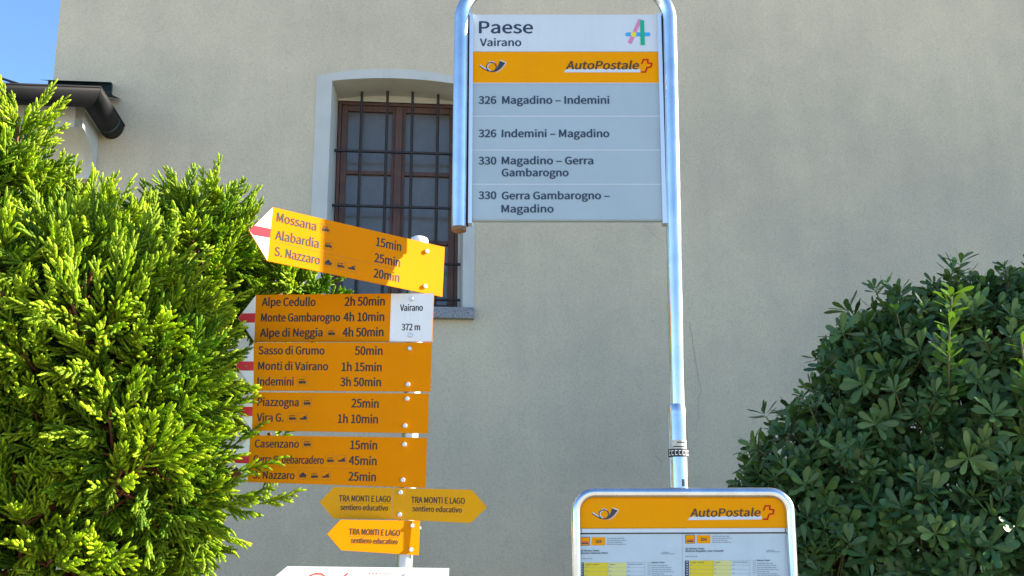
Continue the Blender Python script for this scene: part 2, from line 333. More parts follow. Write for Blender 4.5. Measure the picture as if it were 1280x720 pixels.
# letter outlines (advance, contours), capitals 200 units high
GLYPHS = {' ':[61,[]],',':[76,[[20,-52,37,-42,50,-29,58,-13,60,5,58,21,51,31,39,34,30,32,23,26,20,17,23,8,30,2,39,-1,42,0,40,-12,34,-22,26,-31,14,-37]]],'-':[95,[[13,67,82,67,82,86,13,86]]],'.':[76,[[38,-4,47,-1,53,5,56,15,53,25,47,32,38,34,29,32,22,25,20,15,22,5,29,-1]]],'0':[151,[[76,-4,102,3,121,22,134,55,138,101,134,146,121,178,102,197,76,204,50,197,30,178,18,146,14,101,18,55,30,22,50,3],[76,17,60,22,48,37,40,63,38,101,40,138,48,164,60,179,76,184,91,179,103,164,111,138,114,101,111,63,103,37,91,22]]],'1':[151,[[24,0,134,0,134,21,94,21,94,200,74,200,63,194,49,190,33,186,33,170,69,170,69,21,24,21]]],'2':[151,[[12,0,138,0,138,22,82,22,50,20,82,52,107,84,123,115,128,145,124,169,112,188,94,199,70,204,52,201,37,196,23,186,11,174,25,160,34,169,44,177,55,182,67,183,83,180,95,172,101,160,104,144,98,117,81,87,53,53,12,15]]],
'3':[151,[[72,-4,97,0,117,12,131,29,136,53,133,72,124,87,110,98,94,104,94,106,108,113,120,123,127,137,129,154,125,175,113,190,94,200,71,204,55,202,40,197,27,189,15,180,29,164,38,172,48,178,58,182,70,183,84,181,95,175,102,165,104,152,101,137,92,125,75,116,49,114,49,94,78,92,97,83,108,71,111,54,108,39,99,27,87,20,70,17,55,19,41,24,30,31,21,40,8,24,19,14,33,5,51,-1]]],'4':[151,[[93,0,116,0,116,55,143,55,143,75,116,75,116,200,89,200,5,71,5,55,93,55],[93,75,31,75,77,143,93,173,94,173,93,136]]],'5':[151,[[71,-4,96,1,117,14,131,36,137,65,132,94,119,113,100,125,77,129,66,128,56,125,47,121,52,179,127,179,127,200,30,200,23,107,37,98,48,105,58,109,70,110,87,107,100,98,109,84,112,64,108,45,99,30,86,20,69,17,53,19,40,24,29,31,20,39,7,23,19,13,33,5,50,-1]]],
'6':[151,[[82,-4,104,1,123,14,135,35,140,61,136,89,125,109,107,120,84,124,72,123,60,118,49,110,39,100,43,139,55,165,71,179,90,183,102,181,113,176,122,168,136,183,127,191,116,198,104,202,89,204,61,198,38,179,21,145,15,95,20,52,34,21,56,3],[39,80,49,92,60,100,70,104,80,106,96,102,107,94,114,80,116,61,113,43,106,29,95,19,82,16,65,20,52,33,44,53]]],'7':[151,[[54,0,80,0,84,54,93,99,110,142,139,185,139,200,13,200,13,179,111,179,86,138,69,97,59,52]]],
'8':[151,[[76,-4,102,0,122,11,134,28,139,48,136,66,129,81,118,92,105,101,105,102,114,111,123,122,129,135,132,150,128,172,117,188,100,199,77,203,55,199,38,189,26,173,22,152,24,138,30,125,39,115,49,106,49,105,36,96,24,84,16,68,13,50,17,28,31,11,51,0],[90,109,73,116,58,125,48,137,45,152,47,165,54,176,64,182,77,184,91,182,102,174,108,163,111,149,109,138,105,128,99,118],[77,15,60,18,47,25,38,37,35,52,37,66,42,78,51,88,62,97,82,89,99,79,111,66,115,49,112,35,105,24,92,17]]],'9':[151,[[64,-4,91,3,114,22,131,57,137,109,132,150,117,180,96,198,69,204,47,199,29,186,17,165,12,139,16,111,27,92,44,80,67,76,80,78,92,82,103,90,113,100,108,61,97,35,82,21,63,17,51,19,39,24,29,32,16,17,25,9,36,2,49,-2],[113,121,103,109,92,101,81,96,71,94,56,98,44,106,38,120,35,139,38,157,45,172,56,181,70,184,87,180,100,168,109,148]]],
'A':[166,[[1,0,26,0,46,61,119,61,138,0,165,0,97,200,69,200],[52,81,62,112,82,180,83,180,103,112,113,81]]],'C':[174,[[103,-4,121,-2,137,4,152,13,164,25,150,41,140,32,130,25,117,20,104,19,78,24,59,41,46,67,42,101,46,134,59,160,79,176,105,181,117,180,128,176,137,170,146,163,159,179,149,188,137,196,122,202,105,204,69,196,41,176,23,143,16,100,22,56,41,24,68,3]]],'D':[188,[[28,0,79,0,119,7,148,27,166,58,172,101,166,143,148,174,118,193,77,200,28,200],[53,21,53,180,75,180,106,174,128,159,141,134,146,101,141,67,128,42,106,26,75,21]]],'E':[161,[[28,0,146,0,146,22,53,22,53,94,129,94,129,116,53,116,53,179,143,179,143,200,28,200]]],
'G':[188,[[106,-4,125,-2,142,3,157,10,168,20,168,104,102,104,102,83,145,83,145,30,135,24,122,20,109,19,80,24,59,41,46,67,42,101,46,134,60,160,81,176,108,181,122,180,134,176,143,170,151,163,165,179,155,188,142,196,127,201,108,204,71,196,42,176,23,143,16,100,23,56,41,24,70,3]]],'H':[199,[[28,0,53,0,53,94,146,94,146,0,171,0,171,200,146,200,146,116,53,116,53,200,28,200]]],'I':[80,[[28,0,53,0,53,200,28,200]]],'L':[148,[[28,0,140,0,140,22,53,22,53,200,28,200]]],'M':[222,[[28,0,50,0,50,111,50,125,49,140,48,156,47,170,48,170,64,124,102,20,119,20,157,124,173,170,174,170,173,156,172,140,171,125,171,111,171,0,194,0,194,200,164,200,126,93,112,51,111,51,96,93,58,200,28,200]]],'N':[197,[[28,0,51,0,51,105,51,121,50,137,49,152,48,168,49,168,71,126,144,0,170,0,170,200,146,200,146,96,146,80,147,64,148,48,149,33,148,33,126,74,53,200,28,200]]],
'O':[202,[[101,-4,136,4,163,25,180,57,187,101,180,144,163,176,136,196,101,204,67,196,40,176,22,144,16,101,22,57,40,25,67,4],[101,19,77,24,58,41,46,67,42,101,46,134,58,160,77,176,101,181,126,176,144,160,156,134,161,101,156,67,144,41,126,24]]],'P':[173,[[28,0,53,0,53,80,86,80,116,83,139,95,154,114,159,141,154,169,139,187,115,197,85,200,28,200],[53,100,53,180,81,180,104,178,121,171,131,160,134,141,131,123,122,110,105,103,82,100]]],'R':[173,[[53,105,53,180,86,180,107,178,122,172,132,161,135,144,132,127,122,115,107,107,86,105],[137,0,166,0,115,88,133,95,148,107,157,123,160,144,155,170,140,188,118,197,90,200,28,200,28,0,53,0,53,85,89,85]]],
'S':[163,[[83,-4,111,1,133,13,146,31,151,53,148,73,139,87,126,98,110,107,81,119,70,124,59,131,51,140,48,153,51,165,58,174,70,179,85,181,99,180,111,176,121,171,131,163,144,179,132,189,118,197,103,202,85,204,60,200,40,189,27,172,22,151,26,131,36,117,49,107,63,99,92,87,105,81,116,73,123,64,125,51,122,38,114,28,101,21,83,19,68,20,53,25,40,33,28,43,13,26,27,14,44,4,62,-1]]],'T':[163,[[69,0,94,0,94,179,155,179,155,200,8,200,8,179,69,179]]],'V':[157,[[64,0,93,0,157,200,131,200,99,92,80,26,79,26,59,92,27,200,0,200]]],'a':[154,[[59,-4,73,-2,85,3,97,9,108,18,109,18,111,0,132,0,132,91,129,116,120,135,104,148,80,152,63,150,47,146,34,139,22,133,32,115,41,121,52,126,64,130,76,131,91,128,101,120,106,108,107,94,66,87,38,76,21,60,16,38,19,21,28,7,42,-1],[66,17,53,19,44,27,40,40,44,53,55,64,75,72,107,77,107,36,96,28,87,22,77,18]]],
'b':[169,[[90,-4,115,2,135,17,149,42,155,76,151,108,140,131,121,147,96,152,83,150,71,146,60,139,49,131,50,158,50,217,25,217,25,0,45,0,47,15,48,15,58,7,69,1,80,-2],[86,17,75,19,63,24,50,33,50,111,64,122,77,129,89,131,108,127,120,116,127,99,129,76,126,52,117,33,103,21]]],'c':[139,[[83,-4,97,-2,109,1,121,7,132,15,121,32,110,24,99,19,86,17,67,21,53,33,43,51,40,74,43,97,53,115,68,127,86,131,97,129,107,125,116,118,129,135,120,141,110,147,99,151,85,152,58,147,35,131,20,107,14,74,19,41,34,17,56,2]]],'d':[169,[[76,-4,88,-2,100,3,111,9,121,17,124,0,144,0,144,217,119,217,119,160,120,135,111,142,101,147,91,151,79,152,54,147,34,131,20,106,14,74,19,41,31,17,50,2],[81,17,64,21,51,32,43,50,40,74,43,97,53,115,66,127,83,131,95,129,107,124,119,115,119,38,107,26,94,20]]],
'e':[151,[[85,-4,99,-2,112,1,123,6,134,11,125,28,114,22,101,18,88,16,69,20,53,30,43,47,39,68,139,68,140,82,136,111,124,133,106,147,80,152,56,147,35,131,20,107,14,74,20,41,35,17,57,2],[38,86,43,106,53,120,66,129,81,132,97,129,108,120,115,106,118,86]]],'f':[89,[[9,128,29,128,29,0,54,0,54,128,85,128,85,148,54,148,54,172,56,188,63,197,75,201,80,200,86,199,92,197,97,216,90,219,81,220,72,221,53,217,40,208,32,192,29,172,29,148,9,147]]],
'g':[154,[[75,-68,106,-64,130,-53,145,-37,150,-17,147,-1,137,10,121,16,98,18,69,18,54,20,46,26,43,34,45,42,48,47,53,52,60,49,67,48,75,47,96,51,113,61,125,77,129,98,128,111,123,121,117,129,147,129,147,148,96,148,90,150,83,151,75,152,54,148,36,138,24,121,19,99,22,83,29,69,39,59,39,58,31,51,25,42,22,31,24,20,29,12,36,6,36,5,24,-5,16,-16,14,-29,18,-46,31,-58,50,-66],[75,64,63,66,53,73,46,84,43,99,46,114,53,125,63,131,75,134,87,131,97,125,104,114,106,99,104,84,97,73,87,66],[79,-51,60,-49,47,-44,39,-36,36,-25,37,-17,42,-8,51,0,57,-1,64,-2,70,-2,95,-2,112,-4,122,-10,126,-21,122,-32,113,-42,98,-48]]],'h':[166,[[25,0,50,0,50,108,61,117,70,124,80,129,91,130,103,128,112,121,117,109,119,91,119,0,144,0,144,94,141,119,133,137,118,148,98,152,84,150,71,145,60,137,49,127,50,158,50,217,25,217]]],
'i':[75,[[25,0,50,0,50,148,25,148],[38,179,46,181,52,187,54,195,52,204,46,209,38,211,29,209,23,204,21,195,23,187,29,181]]],'l':[77,[[51,-4,57,-3,62,-2,66,-1,62,18,57,17,54,18,51,22,50,28,50,217,25,217,25,29,28,12,36,0]]],'m':[253,[[25,0,50,0,50,108,63,120,76,128,87,130,100,128,108,121,113,109,115,91,115,0,140,0,140,108,153,120,165,128,177,130,189,128,198,121,203,109,205,91,205,0,229,0,229,94,227,119,218,137,204,148,185,152,172,150,159,144,147,135,136,124,130,135,121,144,110,150,95,152,82,150,70,145,59,137,49,127,48,127,46,148,25,148]]],'n':[166,[[25,0,50,0,50,108,61,117,70,124,80,129,91,130,103,128,112,121,117,109,119,91,119,0,144,0,144,94,141,119,133,137,118,148,98,152,84,150,71,145,59,137,49,127,48,127,46,148,25,148]]],
'o':[165,[[83,-4,109,2,131,17,146,41,151,74,146,107,131,131,109,147,83,152,57,147,35,131,20,107,14,74,20,41,35,17,57,2],[83,17,65,21,52,33,43,51,40,74,43,97,52,115,65,127,83,131,100,127,114,115,123,97,126,74,123,51,114,33,100,21]]],'p':[169,[[25,-62,50,-62,50,-12,49,14,63,4,77,-2,90,-4,115,2,135,17,149,42,155,76,151,108,140,131,121,147,96,152,83,150,71,146,59,139,49,131,48,131,46,148,25,148],[86,17,75,19,63,24,50,33,50,111,64,122,77,129,89,131,108,127,120,116,127,99,129,76,126,52,117,33,103,21]]],'q':[169,[[119,-62,144,-62,144,148,124,148,122,134,121,134,111,142,102,147,91,151,79,152,54,147,34,131,20,106,14,74,19,41,31,17,50,2,76,-4,88,-2,100,2,111,9,120,17,119,-10],[81,17,64,21,51,32,43,50,40,74,43,97,53,115,66,127,83,131,95,129,107,124,119,115,119,38,107,26,94,20]]],
'r':[106,[[25,0,50,0,50,95,58,111,68,122,78,128,87,130,93,129,97,129,102,127,106,149,102,151,97,152,91,152,79,150,67,144,57,134,49,121,48,121,46,148,25,148]]],'s':[128,[[64,-4,87,0,104,9,114,23,118,40,114,58,103,70,89,79,73,85,57,92,45,100,41,111,44,122,53,130,68,133,80,131,91,126,102,120,114,135,104,142,94,147,81,151,68,152,46,149,30,140,20,126,17,110,21,94,31,82,45,73,60,67,76,61,89,52,94,39,91,27,81,19,65,16,52,17,41,21,31,26,21,34,9,17,20,9,34,2,48,-2]]],'t':[103,[[71,-4,81,-3,90,-1,99,2,94,21,89,19,83,17,77,17,64,20,56,30,54,45,54,128,95,128,95,148,54,148,54,190,34,190,31,148,7,147,7,128,29,128,29,46,32,26,39,10,52,0]]],'u':[166,[[68,-4,83,-2,95,4,107,12,117,23,118,23,120,0,141,0,141,148,116,148,116,43,106,32,96,24,87,19,76,18,63,20,55,27,50,40,48,57,48,148,23,148,23,54,26,29,34,11,48,0]]],'v':[142,[[57,0,86,0,139,148,114,148,86,64,72,20,71,20,57,64,29,148,4,148]]],
'z':[130,[[10,0,122,0,122,20,41,20,119,135,119,148,18,148,18,128,88,128,10,13]]],'ì':[75,[[25,0,50,0,50,148,25,148],[42,175,55,187,12,238,-6,222]]],'–':[146,[[13,68,134,68,134,85,13,85]]]}
_cache = {}
def glyphs(txt):
    if txt in _cache: return _cache[txt]
    c = bpy.data.curves.new('t', 'CURVE'); c.dimensions = '2D'; c.fill_mode = 'FRONT'; x = 0
    for ch in txt:
        adv, cs = GLYPHS[ch]
        for p in cs:
            sp = c.splines.new('POLY'); k = len(p) // 2; sp.points.add(k - 1); sp.use_cyclic_u = True
            for i in range(k): sp.points[i].co = ((p[2 * i] + x) / 200, p[2 * i + 1] / 200, 0, 1)
        x += adv
    o = bpy.data.objects.new('t', c); COL.objects.link(o)
    me = bpy.data.meshes.new_from_object(o.evaluated_get(bpy.context.evaluated_depsgraph_get()))
    V = np.array([v.co[:2] for v in me.vertices]); F = [tuple(q.vertices) for q in me.polygons]
    bpy.data.objects.remove(o); bpy.data.curves.remove(c); bpy.data.meshes.remove(me)
    _cache[txt] = (V, F); return V, F
def text(mb, pl, txt, pl_px, pr_px, cap_px, n, mati=0, bold=0.0, shear=0.0):
    """baseline from pixel pl_px to pixel pr_px, capitals cap_px high"""
    a = pl.uv(*pl_px); b = pl.uv(*pr_px); mx, my = (pl_px[0] + pr_px[0]) / 2, (pl_px[1] + pr_px[1]) / 2
    h = (pl.uv(mx, my - cap_px) - pl.uv(mx, my))[1]
    V, F = glyphs(txt); x0, x1 = V[:, 0].min(), V[:, 0].max()
    e = b - a; L = np.linalg.norm(e); e = e / L; q = np.array([-e[1], e[0]])
    sx = L / (x1 - x0); sy = h
    y = V[:, 1] * sy; x = (V[:, 0] - x0) * sx + y * shear
    bo = bold * h
    cop = [(0, 0)] if bo <= 0 else [(0, 0), (-bo, 0), (bo, 0), (0, bo * .6), (0, -bo * .6)]
    for i, (dx, dy) in enumerate(cop):
        mb.add([pl.P(*(a + e * (xx + dx) + q * (yy + dy)), n + i * .00003) for xx, yy in zip(x, y)], F, mati)
def PX(pl, pts): return [pl.uv(*p) for p in pts]

# ================================================================= SETTING
g = MB(); g.add([(-300, -300, 0), (300, -300, 0), (300, 300, 0), (-300, 300, 0)], [(0, 1, 2, 3)])
go = g.build('ground', M['bounce_paving']); go['kind'] = 'structure'
g = MB(); g.add([(-9, 2.3, .10), (12, 2.3, .10), (12, 9.5, .10), (-9, 9.5, .10)], [(0, 1, 2, 3)])  # unseen dark bed, added to cut ground bounce on the lower wall
go = g.build('added_planting_bed', M['soil']); go['kind'] = 'structure'
g = MB(); g.box((-9.12, 2.16, 0), (12.12, 2.3, .13)); go = g.build('kerb', M['granite'], bevel=.01); go['kind'] = 'structure'

# ---- house -------------------------------------------------------
WY = 5.0
WALL = Plane((0, 7.5, 0), WY)
def W(u, d, z): return WALL.P(u, z, d)          # d = distance out of the wall
house = thing('house', 'tall rendered beige house wall behind the signs with one barred arched window', 'house', tuple(W(2.2, -3, 0)))
uL = WALL.uv(71, 52)[0]; uR = 6.5; zT = 8.6
o_l = WALL.uv(412, 180)[0]; o_r = WALL.uv(578.5, 340)[0]; o_b = WALL.uv(560, 386)[1]
s_l = WALL.uv(392.5, 178)[0]; s_r = WALL.uv(593, 340)[0]
zo_l = WALL.uv(412, 101)[1]; zo_p = WALL.uv(492, 98.0)[1]; zs_l = WALL.uv(397, 95)[1]; zs_p = WALL.uv(492, 86.5)[1]
def arch(u0, u1, z0, z1, n=16):
    return [(u0 + (u1 - u0) * i / n, z0 + (z1 - z0) * (1 - (2 * i / n - 1) ** 2)) for i in range(n + 1)]
AO = arch(o_l, o_r, zo_l, zo_p)            # opening arch, left to right
AS = arch(s_l, s_r, zs_l, zs_p)            # outer edge of the painted surround
# depth of the window frame: where the reveal's far edge shows in the photo
def solve_depth(px, py, u):
    return min(np.arange(0.02, 0.6, 0.002), key=lambda d: abs(WALL.uv(px, py, -d)[0] - u))
dF, dG = .31, .215
print('frame depth', dF, 'grille depth', dG, 'window', o_l, o_r, o_b, zo_p)
mb = MB()
# front sheet around the surround hole, in strips
S_OUT = [(s_l, o_b)] + AS + [(s_r, o_b)]
def quad(a, b, c, d_, dep=0.0): mb.add([W(p[0], dep, p[1]) for p in (a, b, c, d_)], [(0, 1, 2, 3)])
quad((uL, 0), (s_l, 0), (s_l, zT), (uL, zT)); quad((s_r, 0), (uR, 0), (uR, zT), (s_r, zT))
quad((s_l, 0), (s_r, 0), (s_r, o_b), (s_l, o_b))
for i in range(len(AS) - 1):
    quad(AS[i], AS[i + 1], (AS[i + 1][0], zT), (AS[i][0], zT))
# other sides
mb.add([W(uL, 0, 0), W(uL, 0, zT), W(uL, -6, zT), W(uL, -6, 0)], [(0, 1, 2, 3)])
mb.add([W(uR, 0, 0), W(uR, -6, 0), W(uR, -6, zT), W(uR, 0, zT)], [(0, 1, 2, 3)])
mb.add([W(uL, -6, 0), W(uL, -6, zT), W(uR, -6, zT), W(uR, -6, 0)], [(0, 1, 2, 3)])
mb.build('wall', M['stucco'], house)
rf = MB()
ev = 0.06
rf.add([W(uL - ev, ev, zT), W(uR + ev, ev, zT), W(uR + ev, -3, zT + 1.5), W(uL - ev, -3, zT + 1.5), W(uR + ev, -6 - ev, zT), W(uL - ev, -6 - ev, zT)],
       [(0, 1, 2, 3), (3, 2, 4, 5), (0, 3, 5), (1, 4, 2), (0, 5, 4, 1)])
rf.build('roof', M['roof'], house)

# window: surround (painted band, flush 3 mm proud) + reveal + frame, sashes, glass, sill, grille
mb = MB(); pr = 0.004
band_i = [(o_l, o_b)] + AO + [(o_r, o_b)]; band_o = S_OUT
for i in range(len(band_i) - 1):
    mb.add([W(*(band_o[i][0], pr, band_o[i][1])), W(band_i[i][0], pr, band_i[i][1]), W(band_i[i + 1][0], pr, band_i[i + 1][1]), W(band_o[i + 1][0], pr, band_o[i + 1][1])], [(0, 1, 2, 3)])
    a, b = band_o[i], band_o[i + 1]
    mb.add([W(a[0], 0, a[1]), W(a[0], pr, a[1]), W(b[0], pr, b[1]), W(b[0], 0, b[1])], [(0, 1, 2, 3)])
# splayed reveal: side cheeks white, arched soffit cream
r_l, r_r = WALL.uv(423.5, 127, -dF)[0], WALL.uv(572, 340, -dF)[0] + .012
back = [(r_l + (p[0] - o_l) / (o_r - o_l) * (r_r - r_l), p[1]) for p in band_i]
for i in range(len(band_i) - 1):
    a, b, a2, b2 = band_i[i], band_i[i + 1], back[i], back[i + 1]
    mb.add([W(a[0], pr, a[1]), W(a2[0], -dF - .06, a2[1]), W(b2[0], -dF - .06, b2[1]), W(b[0], pr, b[1])], [(0, 1, 2, 3)], mat=0 if i in (0, len(band_i) - 2) else 1)
window = mb.build('window', [M['plaster_white'], M['soffit']], house)
# plaster strip on the right side of the wooden frame, lintel board behind the arch
ws = 0.035
f_l, f_r, f_b, f_t = WALL.uv(423.5, 127, -dF)[0], WALL.uv(572, 340, -dF)[0], o_b + 0.02, WALL.uv(500, 129, -dF)[1]
print('frame', f_l, f_r, f_b, f_t, zo_l)
mb = MB()
def wb(u0, u1, z0, z1, d0, d1, mati=0): mb.box((u0, d0, z0), (u1, d1, z1), lambda a, b, c: W(a, b, c), mati)
wb(f_r, r_r + .03, o_b, zo_l, -dF - .05, -dF + .012)
top = AO[:]
for i in range(len(AO) - 1):
    mb.add([W(AO[i][0], -dF + .01, f_t), W(AO[i + 1][0], -dF + .01, f_t), W(AO[i + 1][0], -dF + .01, AO[i + 1][1]), W(AO[i][0], -dF + .01, AO[i][1])], [(0, 1, 2, 3)])
mb.build('jamb_plaster', M['soffit'], window)
fw = 0.022
mb = MB()
wb(f_l, f_l + fw, f_b, f_t, -dF - .06, -dF); wb(f_r - fw, f_r, f_b, f_t, -dF - .06, -dF)
wb(f_l + fw, f_r - fw, f_t - fw, f_t, -dF - .06, -dF - .001); wb(f_l + fw, f_r - fw, f_b, f_b + fw, -dF - .06, -dF - .001)
mb.build('window_frame', M['wood'], window, bevel=0.003)
mid = (f_l + f_r) / 2
st = 0.042
gz = [f_b + fw, f_t - fw]
for k, (a, b) in enumerate(((f_l + fw + .002, mid - .003), (mid + .003, f_r - fw - .002))):
    mb = MB(); z0, z1 = f_b + fw + .002, f_t - fw - .002; da, db = -dF - .05, -dF - .006
    wb(a, a + st, z0, z1, da, db); wb(b - st, b, z0, z1, da, db)
    wb(a + st, b - st, z1 - st, z1, da, db - .001); wb(a + st, b - st, z0, z0 + st * 1.3, da, db - .001)
    for q in (1, 2):
        zz = z0 + (z1 - z0) * q / 3; wb(a + st, b - st, zz - .014, zz + .014, da, db - .004)
    mb.build('sash', M['wood'], window, bevel=0.004)
mb = MB(); wb(mid - .026, mid + .026, f_b + fw + .01, f_t - fw - .01, -dF - .005, -dF + .014)
mb.build('cover_strip', M['wood'], window, bevel=0.006)
mb = MB(); wb(f_l + fw, f_r - fw, f_b + fw, f_t - fw, -dF - .038, -dF - .032)
mb.build('glass', M['glass'], window)
mb = MB(); sill_l, sill_r = s_l + .0, WALL.uv(592.5, 390)[0]
zs1 = o_b; zs0 = WALL.uv(570, 397.5, 0.05)[1]
wb(sill_l, sill_r, zs0, zs1 + .002, -dF, .05)
mb.build('sill', M['granite'], window, bevel=0.004)
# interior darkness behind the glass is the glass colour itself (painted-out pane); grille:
for px, py in ((452, 135), (484, 135), (515.5, 135), (547.5, 135)):
    u = WALL.uv(px, py, -dG)[0]; mb = MB()
    i = np.interp(u, [p[0] for p in AO], [p[1] for p in AO])
    mb.tube([W(u, -dG, o_b + .003), W(u, -dG, i + .02)], 0.0095, 8)
    mb.build('grille_bar', M['iron'], window)
for py in (188, 256.5, 327, 372):
    z = WALL.uv(416, py, -dG)[1]; mb = MB()
    mb.box((o_l - .01, -dG - .012, z - .007), (o_r + .01, -dG + .012, z + .007), lambda a, b, c: W(a, b, c))
    mb.build('grille_crossbar', M['iron'], window, bevel=0.002)
# cracks in the render
for pts, wd in (([(862, 402), (868, 440), (872, 466), (877, 488), (872, 500), (873, 520), (868, 546)], .0035),
                ([(806, 281), (813, 290), (822, 298), (834, 303)], .003), ([(819, 569), (822, 573), (826, 575), (828, 581)], .007), ([(1036, 430), (1040, 446), (1037, 470)], .0025)):
    pts2 = []
    for i in range(len(pts) - 1):
        for k in range(4):
            t = k / 4; pts2.append((pts[i][0] * (1 - t) + pts[i + 1][0] * t + random.uniform(-.8, .8), pts[i][1] * (1 - t) + pts[i + 1][1] * t))
    mb = MB(); mb.stroke(WALL, PX(WALL, pts2), wd * .6, .002, w2=wd * .3); mb.build('crack', M['crack'], house)

# ---- porch eave at the left edge -----------------------------------
porch = thing('porch', 'small white eave with dark gutter and coved cornice beside the house corner', 'porch', tuple(W(uL - 1.5, -.3, 0)))
dg = 0.62
gc = WALL.uv(126, 109, dg)          # gutter corner (outer rim)
gu, gzr = gc
u_far = gu - 3.2
gr = 0.075
prof = [(gr - gr * 1.0 * (1 - math.cos(a)) , -gr * 1.25 * math.sin(a)) for a in [math.pi * i / 12 for i in range(13)]]
mb = MB(); rows = []
for o, zz in prof:
    rows.append([W(u_far, dg - gr + o, gzr + zz), W(gu - gr + o, dg - gr + o, gzr + zz), W(gu - gr + o, .005, gzr + zz)])
k = len(rows)
mb.add([r[j] for r in rows for j in range(2)], [(i * 2, i * 2 + 1, i * 2 + 3, i * 2 + 2) for i in range(k - 1)], smooth=True)
mb.add([r[j] for r in rows for j in (1, 2)], [(i * 2, i * 2 + 1, i * 2 + 3, i * 2 + 2) for i in range(k - 1)], smooth=True)
mb.add([r[2] for r in rows], [tuple(range(k))])
gut = mb.build('gutter', M['zinc_dark'], porch)
sol = gut.modifiers.new('thickness', 'SOLIDIFY'); sol.thickness = .003
mb = MB(); mb.tube([W(u_far, dg, gzr), W(gu, dg, gzr), W(gu, .005, gzr)], .0085, 8); mb.build('gutter_rim', M['zinc_dark'], gut)
mb = MB(); dd = .12
for j in range(12):
    a0, a1 = math.pi * j / 12, math.pi * (j + 1) / 12; r2 = gr + .004
    q = [W(gu - gr + r2 * math.cos(a), d_, gzr - r2 * 1.25 * math.sin(a)) for a in (a0, a1) for d_ in (dd, dd + .025)]
    mb.add(q, [(0, 1, 3, 2)], smooth=True)
mb.build('gutter_strap', M['verdigris'], gut)
zfl = WALL.uv(138, 106)[1]
mb = MB()
mb.add([W(u_far, dg - .03, gzr + .01), W(gu - .03, dg - .03, gzr + .01), W(gu - .03, 0.004, zfl - .10), W(gu - .55, .004, zfl - .03), W(u_far, -.3, zfl - .03),], [(0, 1, 2, 3, 4)])
mb.build('roof', M['verdigris'], porch)
ufl = WALL.uv(141, 110)[0]
mb = MB(); wb(uL - .02, ufl, zfl - .07, zfl + .0, .004, .03)
mb.add([W(uL-.02, .03, zfl), W(ufl, .03, zfl), W(gu - .05, .22, zfl - .075), W(uL-.02, .22, zfl - .075)], [(0, 3, 2, 1)])
mb.build('flashing', M['verdigris'], porch)
# coved cornice: beam, cove and profile end
dc = 0.38
cu = WALL.uv(104, 150, dc)[0]
zc_t = gzr - .03; zc_b = WALL.uv(100, 159, dc)[1]; z_cb = WALL.uv(122, 227)[1]
cov = [(dc, zc_b)] + [(dc - (dc - .045) * math.sin(a), zc_b - (zc_b - z_cb) * (1 - math.cos(a))) for a in [math.pi / 2 * i / 14 for i in range(1, 15)]]
ub = u_far
mb = MB()
mb.add([W(ub, dc, zc_t), W(cu, dc, zc_t), W(cu, dc, zc_b), W(ub, dc, zc_b)], [(3, 2, 1, 0)])
for i in range(len(cov) - 1):
    (d0, z0), (d1, z1) = cov[i], cov[i + 1]
    mb.add([W(ub, d0, z0), W(cu - .05, d0, z0), W(cu - .05, d1, z1), W(ub, d1, z1)], [(0, 3, 2, 1)], 1, True)
mb.add([W(ub, .045, z_cb), W(cu - .05, .045, z_cb), W(cu - .05, .003, z_cb), W(ub, .003, z_cb)], [(0, 1, 2, 3)], 1)
corn = mb.build('cornice', [M['plaster_white'], M['cream']], porch)
mb = MB()
en = [(0.003, zc_t), (dc, zc_t), (dc, zc_b)] + cov[1:] + [(0.003, z_cb)]
# the end board is a touch wider than the cove behind it
kk = len(en)
mb.add([W(cu, d_, z) for d_, z in en] + [W(cu - .05, d_, z) for d_, z in en], [tuple(range(kk)), tuple(range(2 * kk - 1, kk - 1, -1))] + [(i, i + kk, (i + 1) % kk + kk, (i + 1) % kk) for i in range(kk)])
mb.build('end_board', M['plaster_white'], corn, fix=True)
mb = MB(); wb(uL - 2.6, uL - .003, 0, zc_t, -.8, -.01); wb(ub, gu - .05, zc_t - .02, zc_t + .02, .006, dc - .01)
mb.build('wall', M['cream'], porch)

# dark cable running down to the eave
c0, c1 = at(-60, 62, 6.9), W(WALL.uv(27, 106, .45)[0], .45, WALL.uv(27, 106, .45)[1])
pts = [c0 + (c1 - c0) * t + np.array([0, 0, -.03 * math.sin(math.pi * t)]) for t in np.linspace(0, 1, 9)]
mb = MB(); mb.tube([at(-700, -160, 6.9)] + pts, .008, 8)
cb = mb.build('cable', M['dark']); cb['label'] = 'dark overhead cable sloping down to the eave gutter'; cb['category'] = 'cable'

# ================================================================= BUS STOP
BY = 3.24
BUS = Plane((0, BY, 0), 0.0)
bus = thing('bus_stop_sign', 'steel tube bus stop with white and orange line panel and timetable case below', 'bus stop', (0.44, BY, 0))
def bw(px, py, n=0.0):
    u = BUS.uv(px, py, n); return BUS.P(u[0], u[1], n)
tr = 0.0212
pL0 = bw(573.7, 284); pLt = bw(576.6, 45)
pR0 = bw(848.8, 600); pRt = bw(837.6, 45)
zt = bw(700, -22)[2]
rb = 0.123
def bend(a, b, c, n=11):
    o = a + c - b; return [o + (a - o) * math.cos(t) + (c - o) * math.sin(t) for t in np.linspace(0, math.pi / 2, n)]
xL, xR = pLt[0], pRt[0]
path = [pL0, np.array([xL, BY, zt - rb])] + bend(np.array([xL, BY, zt - rb]), np.array([xL, BY, zt]), np.array([xL + rb, BY, zt]))[1:] + \
       bend(np.array([xR - rb, BY, zt]), np.array([xR, BY, zt]), np.array([xR, BY, zt - rb])) + [np.array([pR0[0], BY, pR0[2]]), np.array([pR0[0], BY, .0])]
print('tube x', xL, xR, 'L0', pL0, 'R0', pR0)
mb = MB(); mb.tube(path, tr, 28, caps=False); mb.build('tube_frame', M['steel'], bus)
